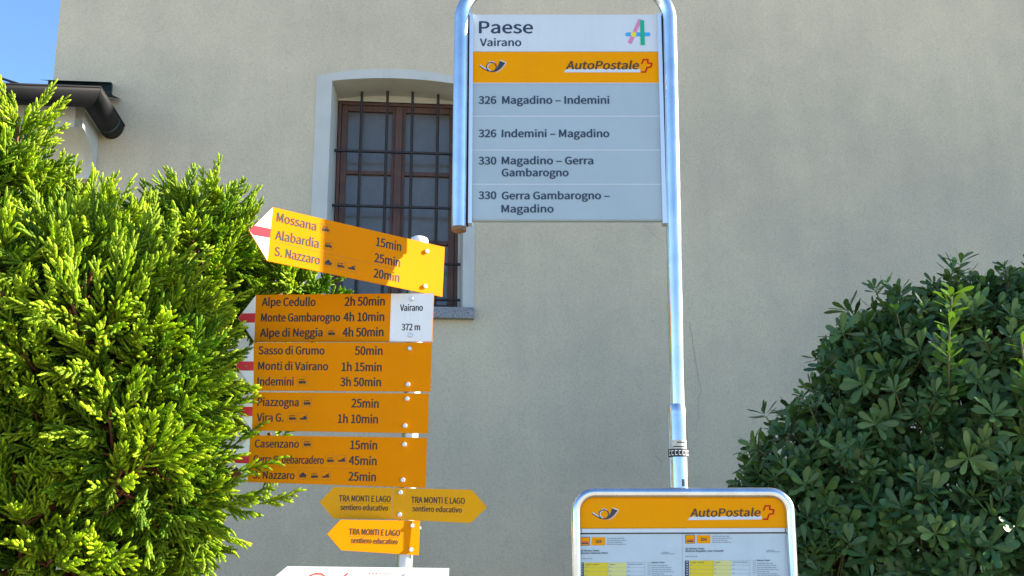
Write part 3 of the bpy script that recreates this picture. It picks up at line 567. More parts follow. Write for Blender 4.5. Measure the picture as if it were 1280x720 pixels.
mb = MB(); mb.tube([pL0 + np.array([0, 0, .002]), pL0 - np.array([0, 0, .012])], [tr * 1.0, tr * .96], 28)
mb.tube([pL0 - np.array([0, 0, .012]), pL0 - np.array([0, 0, .016])], [tr * .7, tr * .5], 20)
mb.build('end_plug', M['plug_reflection'], bus)
zs_a = bw(848, 507)[2]
xp = pR0[0]
mb = MB(); mb.tube([(xp, BY, 1.2), (xp, BY, zs_a - .02), (xp, BY, zs_a), (xp, BY, zs_a + .003)], [tr + .005, tr + .005, tr + .002, tr], 28, caps=False)
slv = mb.build('pole_sleeve', M['steel'], bus)
# sticker on the sleeve
def around(za, zb, r, a0, a1, mati, mb, n=14):
    vs = []
    for i in range(n + 1):
        a = a0 + (a1 - a0) * i / n
        for z in (za, zb): vs.append((xp + r * math.sin(a), BY - r * math.cos(a), z))
    mb.add(vs, [(2 * i, 2 * i + 2, 2 * i + 3, 2 * i + 1) for i in range(n)], mati, True)
z1, z2, z3, z4 = bw(848, 572)[2], bw(848, 562)[2], bw(848, 555)[2], bw(848, 551)[2]
mb = MB(); rs = tr + .0058
around(z1, z2, rs, -1.5, 1.5, 0, mb); around(z2, z4, rs, -.9, .9, 4, mb)
around(z2 + .004, z2 + .007, rs + .0004, -.6, .5, 0, mb); around(z3, z3 + .003, rs + .0004, -.2, .7, 3, mb)
for i in range(7):
    a = -1.2 + i * .38
    h = (z2 - z1)
    around(z1 + h * .22, z1 + h * .8, rs + .0004, a, a + .05, 1, mb, 2)
    around(z1 + h * .7, z1 + h * .82, rs + .0004, a, a + .24, 1, mb, 3); around(z1 + h * .2, z1 + h * .3, rs + .0004, a, a + .24, 1, mb, 3)
mb.build('sticker', [M['dark'], M['white'], M['greyprint'], M['brown'], M['label']], slv)
mb = MB(); za, zb = bw(852, 609)[2], bw(852, 600)[2]; around(za, zb, rs, .15, .45, 0, mb, 4); mb.build('sleeve_slot', M['dark'], slv)

# panel
PN = -0.006                        # front of the panel lies just behind the tube axis
pp = Plane((0, BY + .004, 0), 0.0)
def R4(x0, y0, x1, y1, x2=None, x3=None):
    return [(x0, y0), (x1, y0), (x1 if x2 is None else x2, y1), (x0 if x3 is None else x3, y1)]
mb = MB(); mb.prism(pp, PX(pp, [(590, 18.5), (822.5, 18.5), (830, 275.5), (590, 275.5)]), -.0005, -.02, 0)
panel = mb.build('line_panel', M['panel_grey'], bus)
def xr(y): return 822.5 + (y - 18.5) / 257 * 7.2
mb = MB(); mb.prism(pp, PX(pp, [(590.4, 18.5), (xr(18.5), 18.5), (xr(65), 64.6), (590.4, 64.6)]), .0015, -.0004); mb.build('name_plate', M['panel_white'], panel)
mb = MB(); mb.prism(pp, PX(pp, [(590.4, 65.2), (xr(65), 65.2), (xr(104), 103.6), (590.4, 103.6)]), .0012, -.0004); mb.build('orange_band', M['orange'], panel)
ys = [105, 145.6, 188, 230.6, 275]
for a, b in zip(ys[:-1], ys[1:]):
    mb = MB(); mb.prism(pp, PX(pp, [(590.4, a + .3), (xr(a), a + .3), (xr(b), b - .9), (590.4, b - .9)]), .0012, -.0004); mb.build('line_strip', M['panel_grey'], panel)
mb = MB()
for y in (104.3, 145.4, 187.8, 230.4):
    mb.flat(pp, PX(pp, [(590.4, y - .55), (xr(y), y - .55), (xr(y), y + .55), (590.4, y + .55)]), .0016)
mb.build('strip_joint', M['panel_white'], panel)
for x0, x1, x2, x3 in ((587.2, 591.6, 590, 585.2), (821.2, 825.8, 833.2, 828)):
    mb = MB(); mb.prism(pp, PX(pp, [(x0, 18.2), (x1, 18.2), (x2, 280), (x3, 280)]), .010, -.025, 0); mb.build('panel_rail', M['alu'], bus)
for x0, x1, x2, x3 in ((584.6, 587, 585, 582.2), (826, 829, 836.6, 833.4)):
    mb = MB(); mb.prism(pp, PX(pp, [(x0, 20), (x1, 20), (x2, 281), (x3, 281)]), .002, -.02, 0); mb.build('rail_dark_gap', M['dark'], bus)  # dark strip standing in for the dark gap between tube and rail
NB = .0022
def T(s, a, b, c, m=0, bd=0.036):
    mb = MB(); text(mb, pp, s, a, b, c, NB, m, bd)
    mb.build('stop_name' if s in ('Paese', 'Vairano') else 'line_number' if s.isdigit() else 'line_route', M['navy'], panel)
T('Paese', (599.2, 41.8), (665.8, 41.8), 14.6, bd=.036); T('Vairano', (600, 57.9), (651.3, 57.9), 9.2)
for n, a, b, y in (('326', None, None, 130), ('326', None, None, 171.7), ('330', None, None, 205.8), ('330', None, None, 249)):
    T(n, (598.5, y), (620, y), 9.2, bd=.044)
T('Magadino – Indemini', (628, 130), (761.3, 130), 9.2, bd=.044); T('Indemini – Magadino', (627.5, 171.7), (761.3, 171.7), 9.2, bd=.044)
T('Magadino – Gerra', (627.5, 205.6), (741.3, 205.6), 9.2, bd=.044); T('Gambarogno', (627.5, 220.6), (710.4, 220.6), 9.2, bd=.044)
T('Gerra Gambarogno –', (627.5, 249.4), (761.7, 249.2), 9.2, bd=.044); T('Magadino', (627.2, 265.8), (691.7, 265.8), 9.2, bd=.044)


def posthorn(pl, n, ox, oy, k, parent):
    """post horn emblem; local pixels of the 11.64x crop -> photo pixels"""
    q = lambda x, y: pl.uv(ox + x * k, oy + y * k)
    s = np.linalg.norm(q(100, 0) - q(0, 0)) / 100
    mb = MB()
    lp = [q(283 + 70 * math.cos(a), 280 + 66 * math.sin(a)) for a in [2 * math.pi * i / 32 for i in range(32)]]
    off = lambda pts, dx, dy: [p + np.array([dx, dy]) * s for p in pts]
    lin = [q(112, 268), q(160, 300), q(205, 325), q(240, 342)]
    bell = [q(*p) for p in ((403, 195), (480, 225), (432, 288), (388, 326), (345, 348), (300, 356), (262, 350), (235, 338), (262, 338), (300, 340), (335, 326), (362, 300), (384, 255), (395, 222))]
    mb.stroke(pl, [q(120, 256), q(165, 288), q(212, 314)], 18 * s, n, 1)
    mb.stroke(pl, [q(283 + 56 * math.cos(a), 280 + 53 * math.sin(a)) for a in [math.pi * (.55 + i / 12) for i in range(11)]], 13 * s, n, 1)
    mb.stroke(pl, [q(283 + 82 * math.cos(a), 280 + 78 * math.sin(a)) for a in [math.pi * (1.35 + i / 30) for i in range(12)]], 9 * s, n, 1)
    mb.stroke(pl, [q(408, 182), q(492, 216), q(492, 232), q(440, 302), q(396, 338), q(350, 362)], 13 * s, n, 1, w2=6 * s)
    mb.stroke(pl, lp, 14 * s, n + .0003, 0, closed=True)
    mb.stroke(pl, lin, 13 * s, n + .0003, 0)
    # bell as a fan of quads
    up_ = bell[7:][::-1]; lo = bell[:8]
    cc = [bell[0], bell[13], bell[12], bell[11], bell[10], bell[9], bell[8], bell[7]]
    dd = [bell[1], bell[2], bell[3], bell[4], bell[5], bell[6], bell[6], bell[7]]
    for i in range(6):
        mb.flat(pl, [cc[i], dd[i], dd[i + 1], cc[i + 1]], n + .0006, 0)
    mb.build('post_horn_emblem', [M['navy'], M['panel_white']], parent)
def wordmark(pl, n, tl, trr, cap, bar, cross, parent):
    mb = MB(); mb.flat(pl, PX(pl, bar), n, 1); text(mb, pl, 'AutoPostale', tl, trr, cap, n + .0005, 0, .034, .2)
    mb.build('wordmark', [M['brown'], M['panel_white']], parent)
    mb = MB(); c = PX(pl, cross); mb.stroke(pl, c, np.linalg.norm(c[0] - c[1]) * .27, n + .0004); mb.build('cross_emblem', M['cross_red'], parent)
posthorn(pp, NB, 590, 60, 1 / 11.64, panel)
cr = [(757, 133), (770, 92), (812, 92), (808, 122), (845, 127), (838, 160), (803, 167), (790, 208), (752, 208)]
def crx(x0, x1, y0, y1):
    return [(x0 + (x - 752) / 93 * (x1 - x0), y0 + (y - 92) / 116 * (y1 - y0)) for x, y in cr]
wordmark(pp, NB, (707.5, 87), (797.5, 87), 10, [(707.5, 86.6), (800.5, 86.6), (800, 90.8), (704.5, 90.8)], crx(801.5, 814.6, 75, 90.4), panel)
mb = MB(); z12 = lambda x, y: pp.uv(770 + x / 12, y / 12)
bl = [z12(170 + 30 * math.cos(a), 520 - 29 * math.sin(a)) for a in [math.pi / 2 + math.pi * i / 8 for i in range(9)]] + [z12(485 + 30 * math.cos(a), 520 - 29 * math.sin(a)) for a in [-math.pi / 2 + math.pi * i / 8 for i in range(9)]]
mb.flat(pp, bl, NB, 0); mb.flat(pp, [z12(*p) for p in ((340, 287), (385, 303), (230, 667), (174, 642))], NB + .0004, 1)
mb.flat(pp, [z12(262 + 44 * math.cos(a), 520 + 44 * math.sin(a)) for a in [math.pi * i / 4 for i in range(8)]], NB + .0008, 3)
mb.flat(pp, [z12(*p) for p in ((360, 305), (420, 312), (431, 682), (368, 682))], NB + .0008, 2)
mb.build('coloured_emblem', [M['blue'], M['pink'], M['green'], M['lemon']], panel)

# timetable case
TY = BY - 0.055
TT = Plane((0, TY, 0), 0.0)
c1 = TT.uv(719.5, 616); c2 = TT.uv(986, 616)
zlow = c1[1] - .62; rt_ = .0135; rc = .05
def tp(u, v): return TT.P(u, v)
fr = [tp(c1[0], zlow)] + bend(tp(c1[0], c1[1] - rc), tp(c1[0], c1[1]), tp(c1[0] + rc, c1[1]), 9) + bend(tp(c2[0] - rc, c1[1]), tp(c2[0], c1[1]), tp(c2[0], c1[1] - rc), 9) + [tp(c2[0], zlow)]
mb = MB(); mb.tube(fr, rt_, 20, closed=True); case = mb.build('timetable_case', M['steel'], bus)
def rounded(u0, u1, v0, v1, r, n=6):
    p = [(u0, v0), (u1, v0)] + [(u1 - r + r * math.cos(a), v1 - r + r * math.sin(a)) for a in [math.pi / 2 * i / n for i in range(n + 1)]]
    return p + [(u0 + r - r * math.sin(a), v1 - r + r * math.cos(a)) for a in [math.pi / 2 * i / n for i in range(n + 1)]]
mb = MB(); mb.prism(TT, rounded(c1[0] + .004, c2[0] - .004, zlow, c1[1] - .004, .045), -.006, -.045); mb.build('backing', M['paper'], case)
# header
h0 = TT.uv(725, 660.5); h1 = TT.uv(982.5, 622.6)
mb = MB(); mb.prism(TT, rounded(h0[0], h1[0], h0[1], h1[1], .028), -.003, -.0055); hdr = mb.build('orange_header', M['orange'], case)
mb = MB(); mb.prism(TT, rounded(h0[0] - .006, h1[0] + .006, h0[1] + .01, h1[1] + .008, .034), -.004, -.0058); mb.build('header_dark_edge', M['dark'], case)  # dark band round the header, showing below the top tube
mb = MB(); mb.prism(TT, PX(TT, [(727, 661), (981, 660), (981, 665), (727, 666)]), .0, -.0055); mb.build('white_bar', M['panel_white'], case)
mb = MB(); mb.flat(TT, PX(TT, [(724, 666.2), (982, 665.2), (982, 666.6), (724, 667.6)]), -.0045); mb.build('painted_bar_shadow', M['dark'], case)  # thin dark strip painted as the shade below the white bar
posthorn(TT, -.0024, 730.6, 618.8, 1 / 11.64, hdr)
wordmark(TT, -.0024, (863, 646), (950, 645.4), 10, [(863.5, 645.6), (952.6, 645), (952.2, 649.2), (859.6, 650)], crx(954, 967.6, 632.3, 649), hdr)
# two paper timetables
def paper(x0, x1, dx, dy, txt1, txt2):
    mb = MB(); mb.prism(TT, PX(TT, [(x0, 667.8), (x1, 667), (x1, 800), (x0, 800)]), -.0050, -.0058); po = mb.build('timetable_sheet', M['paper'], case)
    n = -.0044; q = lambda pts: PX(TT, [(a + dx, b + dy) for a, b in pts])
    mb = MB(); mb.flat(TT, q([(725.6, 671.4), (737, 671.4), (737, 681.6), (725.6, 681.6)]), n, 0); mb.flat(TT, q([(739.8, 671.4), (756.6, 671.4), (756.6, 681.6), (739.8, 681.6)]), n, 0)
    mb.stroke(TT, q([(725.6, 671.4), (737, 671.4), (737, 681.6), (725.6, 681.6)]), .0011, n + .0003, 1, closed=True)
    mb.flat(TT, q([(727.6, 676.6), (735.4, 676.6), (735.4, 678.3), (727.6, 678.3)]), n + .0003, 2); mb.flat(TT, q([(727.4, 678.6), (735.6, 678.6), (735.6, 680), (727.4, 680)]), n + .0006, 1)
    # tables
    top_ = 703.2
    mb.flat(TT, q([(724.9, top_), (729.8, top_), (729.8, 800), (724.9, 800)]), n, 1)
    mb.flat(TT, q([(730.4, top_), (760.4, top_), (760.4, 800), (730.4, 800)]), n, 3)
    mb.flat(TT, q([(760.8, top_), (783, top_), (783, 800), (760.8, 800)]), n, 4)
    for yy in [top_ + 6 + 5.2 * i for i in range(12)]:
        mb.stroke(TT, q([(730.6, yy), (806, yy)]), .0004, n + .0003, 5)
    mb.stroke(TT, q([(783, top_ - .2), (806, top_ - .2)]), .0005, n, 5); mb.stroke(TT, q([(806, top_), (806, 800)]), .0005, n, 5); mb.stroke(TT, q([(811.6, top_), (811.6, 800)]), .0005, n, 5)
    for i in range(14):
        yy = top_ + 1.2 + i * 3.1
        mb.flat(TT, q([(726.7, yy), (728.4, yy), (728.4, yy + 1.3), (726.7, yy + 1.3)]), n + .0003, 6)
    mb.build('timetable_print', [M['orange'], M['navy'], M['red_orange'], M['tt_yellow'], M['tt_pale'], M['greyprint'], M['paper']], po)
    mb = MB()
    t = lambda s, a, b, c, m=0, bd=.0: text(mb, TT, s, (a[0] + dx, a[1] + dy), (b[0] + dx, b[1] + dy), c, n + .0007, m, bd)
    t('326', (744.6, 678.6), (752, 678.6), 3.6, 0, .04)
    t('da Vairano, Paese', (725.6, 689.4), (749.2, 689.2), 2.1, 0, .04)
    t(txt1, (725.6, 692.4), (725.6 + txt2, 692.1), 2.1, 0, .04)
    t('Lunedì - Venerdì', (732, 706.4), (748.8, 706.3), 1.7, 0); t('Sabato', (762, 706.3), (769, 706.2), 1.7, 0); t('Domenica e festivi', (785, 706.1), (803.5, 706), 1.7, 0)
    t('Vairano, Paese', (814.5, 704), (831, 703.8), 1.8, 0, .04)
    # print too small to read: dashes
    r = random.Random(5)
    for (xa, xb, ya, cnt, step) in ((759, 783, 672.4, 4, 2.5), (725.6, 749, 697.8, 1, 2), (815, 842, 706.4, 9, 2.6), (827, 842, 690, 2, 1.8)):
        for i in range(cnt):
            x = xa; ye = ya + i * step; end = xb - r.uniform(0, (xb - xa) * .45)
            while x < end:
                l = r.uniform(1.2, 4.2); mb.flat(TT, q([(x, ye), (x + l, ye - .02), (x + l, ye + .9), (x, ye + .92)]), n + .0005, 1); x += l + .7
    for xc in (731.8, 762, 785):
        for i in range(6):
            yy = top_ + 5 + i * 5.2; mb.flat(TT, q([(xc, yy), (xc + 2, yy), (xc + 2, yy + 1), (xc, yy + 1)]), n + .0006, 1)
    for xa in (810, 813):
        for i in range(7):
            yy = top_ + i * 2.4; mb.flat(TT, q([(xa, yy), (xa + .7, yy), (xa + .7, yy + 1), (xa, yy + 1)]), n + .0006, 1)
    mb.build('timetable_lettering', [M['navy'], M['greyprint']], po)
paper(724.5, 852.8, 0, 0, 'direzione Indemini, Paese', 34)
paper(853.6, 981.6, 131.6, -2.6, 'direzione Magadino, Casa Comunale', 47.5)

# ================================================================= HIKING SIGNPOST
base = at(495, 940, 3.3); lean = np.array([-0.28971897 + 0.26566208, 0, 1.67 - 2.564]) / (1.67 - 2.564)
def axis(z): return np.array([-0.2895 + (z - 1.67) * (0.02405 / 0.8936), 3.3, z])
post = thing('hiking_signpost', 'galvanised post carrying yellow hiking direction signs stacked beside the conifer', 'signpost', tuple(axis(0.0)))
ztop = at(524, 306, 3.3)[2]
mb = MB(); mb.tube([axis(0), axis(ztop)], .0235, 24); mb.build('pole', M['galv'], post)
mb = MB(); prf = [(.0245, -.006), (.0262, 0), (.0262, .012), (.024, .0185), (.017, .0225), (.006, .0235)]
mb.tube([axis(ztop + z) for r, z in prf], [r for r, z in prf], 24); mb.build('pole_cap', M['white'], post)
PR = .0265
def sgn_plane(yaw, zref): return Plane(axis(zref) * np.array([1, 1, 0]), yaw, PR)
def icon(mb, pl, kind, cx, cy, s, slope=0.0, n=.0006):
    q = lambda pts: PX(pl, [(cx + x * s, cy + y * s + x * s * slope) for x, y in pts])
    mb.stroke(pl, q([(-.52, -.5), (.52, -.5), (.52, .5), (-.52, .5)]), .0008, n, 1, closed=True)
    if kind == 'bus':
        mb.flat(pl, q([(-.36, .02), (.38, .02), (.42, .14), (.42, .22), (-.36, .22)]), n + .0003, 0)
        mb.flat(pl, q([(-.30, -.22), (.30, -.22), (.33, -.15), (-.30, -.15)]), n + .0003, 2)
        for x in (-.24, -.02, .26):
            mb.flat(pl, q([(x + .09 * math.cos(a), .24 + .09 * math.sin(a)) for a in [math.pi * i / 4 for i in range(8)]]), n + .0006, 0)
        for x in (-.28, -.05, .17): mb.flat(pl, q([(x, -.15), (x + .03, -.15), (x + .03, .02), (x, .02)]), n + .0003, 2)
    elif kind == 'boat':
        mb.flat(pl, q([(-.40, .05), (.42, .0), (.38, .24), (-.34, .24)]), n + .0003, 0)
        mb.flat(pl, q([(.02, -.14), (.30, -.17), (.32, .0), (.0, .03)]), n + .0003, 0)
        mb.flat(pl, q([(.30, -.3), (.37, -.3), (.36, -.12), (.30, -.12)]), n + .0003, 2)
    else:
        mb.flat(pl, q([(-.28, -.12), (-.02, -.30), (.24, -.12), (.24, .12), (-.28, .12)]), n + .0003, 0)
        for x in (-.3, -.06, .2): mb.flat(pl, q([(x - .08, .12), (x + .1, .12), (x + .13, .30), (x - .1, .30)]), n + .0003, 0)
        mb.flat(pl, q([(-.42, .0), (-.28, .0), (-.28, .12), (-.42, .12)]), n + .0003, 0); mb.flat(pl, q([(.24, .0), (.38, .0), (.38, .12), (.24, .12)]), n + .0003, 0)
def bolt(parent, pl, px, py, r=.0066, h=.007):
    u = pl.uv(px, py); mb = MB()
    mb.tube([pl.P(u[0], u[1], 0.0003), pl.P(u[0], u[1], h * .7), pl.P(u[0], u[1], h)], [r, r, r * .75], 14)
    mb.build('bolt', M['bolt'], parent)
def blade(yaw, ycenter, outline, label, texts, icons, bolts, fields=(), lines=(), m='yellow', thick=.004, lett='black', slope=0.0, bd=0.0):
    z = at(520, ycenter, 3.3)[2]; pl = sgn_plane(yaw, z)
    mb = MB(); mb.prism(pl, PX(pl, outline), 0, -thick); b = mb.build('direction_sign', M[m], post); b['label'] = label
    for name, poly, mm, n in fields:
        f = MB(); f.flat(pl, PX(pl, poly), n); f.build(name, M[mm], b)
    for s, a, c, cap in texts:
        mb = MB(); text(mb, pl, s, a, c, cap, .0006, 0, bd)
        mb.build('walking_time' if s.endswith('min') else 'altitude' if s.endswith(' m') else 'place_name', M[lett], b)
    for pts, wd in lines:
        mb = MB(); mb.stroke(pl, PX(pl, pts), wd, .0005); mb.build('dividing_line', M['line'], b)
    for k, x, y in icons:
        mb = MB(); icon(mb, pl, k, x, y, 11, slope); mb.build(k + '_pictogram', [M['black'], M['line'], M['brown']], b)
    for x, y in bolts: bolt(b, pl, x, y)
    # clamp round the pole behind the blade
    zz = [pl.P(*pl.uv(*q))[2] for q in bolts]
    for zc in zz:
        mb = MB(); mb.tube([axis(zc - .008), axis(zc + .008)], .0252, 20); mb.build('clamp', M['galv'], b)
    return b, pl
tip = lambda pts: ('white_tip', pts, 'white', .0003)
# 1 top sign
blade(34, 315, [(311, 288), (341, 259), (556, 309), (553, 371), (334, 326)], 'topmost sign, turned and half in sun, reading Mossana, Alabardia, S. Nazzaro',
      [('Mossana', (345.8, 276.6), (394.6, 288.4), 11), ('Alabardia', (344.2, 299), (398, 310), 11), ('S. Nazzaro', (343.3, 319.3), (399.3, 330.8), 11),
       ('15min', (470, 307.3), (501, 314), 10.8), ('25min', (468, 327.3), (499.8, 333.6), 10.8), ('20min', (467, 346.5), (499, 352.6), 10.8)],
      [('bus', 406.7, 285.7), ('bus', 410, 306), ('train', 410.5, 328), ('bus', 425.3, 331.2), ('boat', 439.3, 334.3)],
      [(533, 314.4), (530.8, 358)],
      [tip([(311.6, 288), (341, 259.6), (334.2, 325.6)]), ('red_band', [(312, 288.3), (316.6, 281.6), (338.6, 286), (337.4, 297.4), (316.2, 293.8)], 'red', .0006)],
      [([(344.6, 302.2), (498.5, 337.6)], .0009)], slope=.2, bd=.036)
# 2
blade(-2, 397, [(297.5, 397.5), (320, 368.6), (542.5, 366.4), (540, 427.2), (317.8, 427.4)], 'second sign from the top with a white altitude field, reading Alpe Cedullo',
      [('Alpe Cedullo', (327.5, 382.4), (394, 382.4), 9.9), ('Monte Gambarogno', (326.5, 402), (424.7, 401.6), 9.9), ('Alpe di Neggia', (325.3, 421), (402.8, 420.4), 9.9),
       ('2h 50min', (431, 382.3), (480.6, 381.8), 10.6), ('4h 10min', (429.6, 401.7), (480, 401.2), 10.6), ('4h 50min', (428.4, 420.8), (479, 420.3), 10.6),
       ('Vairano', (500.3, 388.7), (528.3, 388.5), 8), ('372 m', (502.2, 413), (524.8, 412.8), 8)],
      [('bus', 414.2, 415.6)], [(514.7, 374), (513, 419.3)],
      [tip([(297.9, 397.5), (320, 369), (317.9, 427)]), ('red_band', [(298.2, 397.6), (302.6, 391.8), (319.2, 391.6), (318.7, 403.3), (302.2, 403.4)], 'red', .0006),
       ('white_field', [(489, 367.2), (542, 366.7), (539.6, 426.8), (487, 427)], 'white', .0003)], bd=.04)
# 3
blade(6, 458, [(294.5, 457.4), (317, 428.2), (540, 428.2), (538, 489.4), (317, 488)], 'third sign from the top, reading Sasso di Grumo, Monti di Vairano, Indemini',
      [('Sasso di Grumo', (323.3, 442.9), (405.3, 443.1), 9.8), ('Monti di Vairano', (322.8, 462.2), (409.7, 462.8), 9.8), ('Indemini', (322, 481.7), (366.7, 481.9), 9.8),
       ('50min', (443.8, 443.5), (477.8, 443.7), 10.4), ('1h 15min', (427.3, 463.7), (476.7, 464.1), 10.4), ('3h 50min', (425.6, 482.6), (475.8, 482.8), 10.4)],
      [('bus', 377.5, 476.3)], [(512, 436), (509.7, 480.8)],
      [tip([(295, 457.4), (317, 428.6), (317, 487.7)]), ('red_band', [(295.3, 457.5), (299.6, 451.8), (317, 451.8), (317, 463.4), (299.6, 463.2)], 'red', .0006)], bd=.036)
# 4
blade(6.5, 515, [(297, 514), (316, 490.2), (536, 491.8), (535, 541.7), (315, 537.8)], 'fourth sign from the top, lower with two rows, reading Piazzogna, Vira G.',
      [('Piazzogna', (322, 507.3), (373, 508), 9.9), ('Vira G.', (321, 526.6), (354, 527), 9.9), ('25min', (439.4, 509.2), (473, 509.8), 10.5), ('1h 10min', (422.4, 528.6), (472, 529.3), 10.5)],
      [('bus', 383.6, 502.8), ('bus', 365.3, 521.6), ('boat', 379.2, 521.9)], [(508.6, 498.8), (506, 532.4)],
      [tip([(297.5, 514), (316, 490.6), (315, 537.5)]), ('red_band', [(297.8, 514.1), (301.4, 508.6), (315.7, 508.6), (315.5, 520.2), (301.4, 520)], 'red', .0006)], bd=.034)
# 5
blade(6.2, 578, [(288, 573), (312.5, 544), (534, 547.2), (532, 609.8), (309.4, 602.4)], 'fifth sign from the top, reading Casenzano, Gerra G. debarcadero',
      [('Casenzano', (318.6, 559.2), (373.3, 559.7), 9.5), ('Gerra G. debarcadero', (317, 578.7), (404.4, 580.1), 9.5), ('S. Nazzaro', (316, 598), (367.8, 599), 9.5),
       ('15min', (438, 561.4), (471, 561.9), 10.6), ('45min', (436.2, 580.8), (470.3, 581.6), 10.6), ('25min', (435.6, 600.7), (469.4, 601.6), 10.6)],
      [('bus', 383.9, 554.2), ('bus', 412.8, 574.4), ('boat', 427.2, 574.6), ('train', 378.9, 593.6), ('bus', 392.8, 594.2), ('boat', 407.2, 594.5)],
      [(505.3, 555.8), (503.3, 600.2)],
      [tip([(288.5, 573), (312.5, 544.4), (309.5, 602.1)]), ('red_band', [(288.8, 573.1), (293.6, 567.4), (311.4, 567.7), (310.9, 579.4), (293.4, 578.8)], 'red', .0006)],
      [([(316, 582.8), (470, 586.8)], .0008)], bd=.034)
# 6 pair of small educational path signs back to back
blade(6.2, 630, [(399.6, 627.6), (417.2, 608.6), (491.2, 610), (489.6, 649), (416.7, 648.3)], 'small faded left-pointing half of the double-ended sign, Tra Monti e Lago',
      [('TRA MONTI E LAGO', (423.7, 626.6), (488, 627.4), 7.4), ('sentiero educativo', (425.6, 637.4), (484.7, 638.4), 6.6)], [], [(500.3, 615.7), (499.3, 643.4)],
      lines=[([(424, 628.5), (488, 629.3)], .0008)], m='yellow_pale', lett='brown', bd=.04)
blade(6.2, 630.5, [(491.6, 610), (589.8, 612.2), (609, 634), (588.6, 653.8), (490, 649)], 'small right-pointing half of the double-ended sign, Tra Monti e Lago',
      [('TRA MONTI E LAGO', (514, 628.4), (580.8, 629.9), 7.4), ('sentiero educativo', (515.6, 639), (577, 640.8), 6.6)], [], [(500.2, 615.8), (499.2, 643.5)],
      lines=[([(514, 630.4), (580, 631.8)], .0008)], m='yellow_pale', lett='brown', bd=.04)
b6, pl6 = blade(21, 670, [(409.2, 667.4), (425.8, 649.6), (525, 650.9), (523.6, 694), (426.5, 687.8)], 'lowest yellow sign, small and left-pointing, its right end in sun',
      [('TRA MONTI E LAGO', (436.6, 668), (500, 669.8), 7.4), ('sentiero educativo', (439, 678.5), (497, 680.3), 6.6)], [], [(515, 657), (513.3, 687)],
      lines=[([(436.6, 669.8), (499, 671.6)], .0008)], lett='brown', bd=.04)
mb = MB(); u = pl6.uv(527, 660); mb.tube([pl6.P(u[0] - .03, u[1], -.025), pl6.P(u[0] + .005, u[1], -.025)], .006, 10); mb.build('clamp_screw', M['bolt'], b6)
# 8 white sign at the lower edge
b7, pl7 = blade(19, 735, [(318, 742), (359.3, 707.8), (561.5, 710.2), (558, 778), (358, 772)], 'white route sign with red drawing at the lower edge of the photo',
      [('unique', (474, 718.2), (489, 718.3), 3.4)], [], [(507, 719.5), (505, 765)], m='white', lett='red_orange')
mb = MB()
rd = PX(pl7, [(384 + 0, 735), (383, 727), (386.5, 720), (394, 717), (402, 717.4), (407.5, 721.5), (408, 728), (402, 734), (396, 737), (408, 750)])
mb.stroke(pl7, rd, .0042, .0008); mb.stroke(pl7, PX(pl7, [(426, 724.5), (430.5, 720.5), (434.8, 716.3)]), .0042, .0008)
mb.stroke(pl7, PX(pl7, [(415, 738), (421, 731), (427, 731), (426, 740), (418, 748), (430, 746)]), .0038, .0008)
for x in (462, 466.3, 470.6):
    mb.flat(pl7, PX(pl7, [(x + (1.6 if i % 2 == 0 else .7) * math.sin(math.pi * i / 5), 716.8 - (1.6 if i % 2 == 0 else .7) * math.cos(math.pi * i / 5)) for i in range(10)]), .0008)
mb.build('red_drawing', M['red_orange'], b7)

# ================================================================= PLANTS
def norm(a): return a / np.maximum(np.linalg.norm(a, axis=-1, keepdims=True), 1e-9)
def fib_dirs(n):
    d = rng.normal(size=(n, 3)); return norm(d)

def spindles(P, D, L, Rr, bendv, prof, sides, young):
    """bumpy tapered shoots; all arrays are per shoot"""
    n = len(P); K = len(prof)
    ref = norm(rng.normal(size=(n, 3))); S = norm(ref - D * np.sum(ref * D, 1, keepdims=True)); B = np.cross(D, S)
    t = np.linspace(0, 1, K)
    C = P[:, None] + D[:, None] * (L[:, None] * t)[..., None] + bendv[:, None] * (t ** 2)[None, :, None]
    an = 2 * math.pi * np.arange(sides) / sides
    tw = np.arange(K) * math.pi / sides
    A = an[None, :] + tw[:, None]
    V = C[:, :, None] + (Rr[:, None] * prof[None])[:, :, None, None] * (np.cos(A)[None, ..., None] * S[:, None, None] + np.sin(A)[None, ..., None] * B[:, None, None])
    V = V.reshape(-1, 3)
    k = np.arange(K - 1)[:, None]; j = np.arange(sides)[None]
    q = np.stack([k * sides + j, k * sides + (j + 1) % sides, (k + 1) * sides + (j + 1) % sides, (k + 1) * sides + j], -1).reshape(-1, 4)
    F = (q[None] + (np.arange(n) * K * sides)[:, None, None]).reshape(-1, 4)
    at_ = np.zeros((n, K, sides, 3)); at_[..., 0] = np.clip(young[:, None, None] * (0.25 + 0.75 * t)[None, :, None], 0, 1)
    at_[..., 1] = rng.random(n)[:, None, None]
    return V, F, at_.reshape(-1, 3)

# ---- conifer (left) ------------------------------------------------
trunk_xy = at(120, 620, 3.55)
conifer = thing('conifer_tree', 'bright green clipped conifer at the left, overlapping the hiking signs', 'tree', (trunk_xy[0], trunk_xy[1], 0))
LOBES = [  # px, py, Y, rx, ry, rz
    (-45, 330, 3.65, .30, .34, .46), (-130, 450, 3.7, .45, .45, .45),
    (243, 338, 3.78, .21, .24, .215), (352, 368, 3.86, .165, .13, .06), (120, 345, 3.6, .22, .28, .17),
    (95, 430, 3.22, .325, .32, .30), (166, 480, 3.18, .20, .23, .22), (40, 560, 3.25, .36, .34, .34), (165, 570, 3.16, .197, .24, .21), (212, 470, 3.14, .107, .13, .15),
    (345, 556, 3.7, .04, .05, .02), (225, 630, 3.2, .08, .10, .07), (50, 690, 3.3, .38, .34, .28)]
cen = np.array([at(a, b, c) for a, b, c, *_ in LOBES]); rad = np.array([l[3:] for l in LOBES])
CP = []; CN = []; CD = []
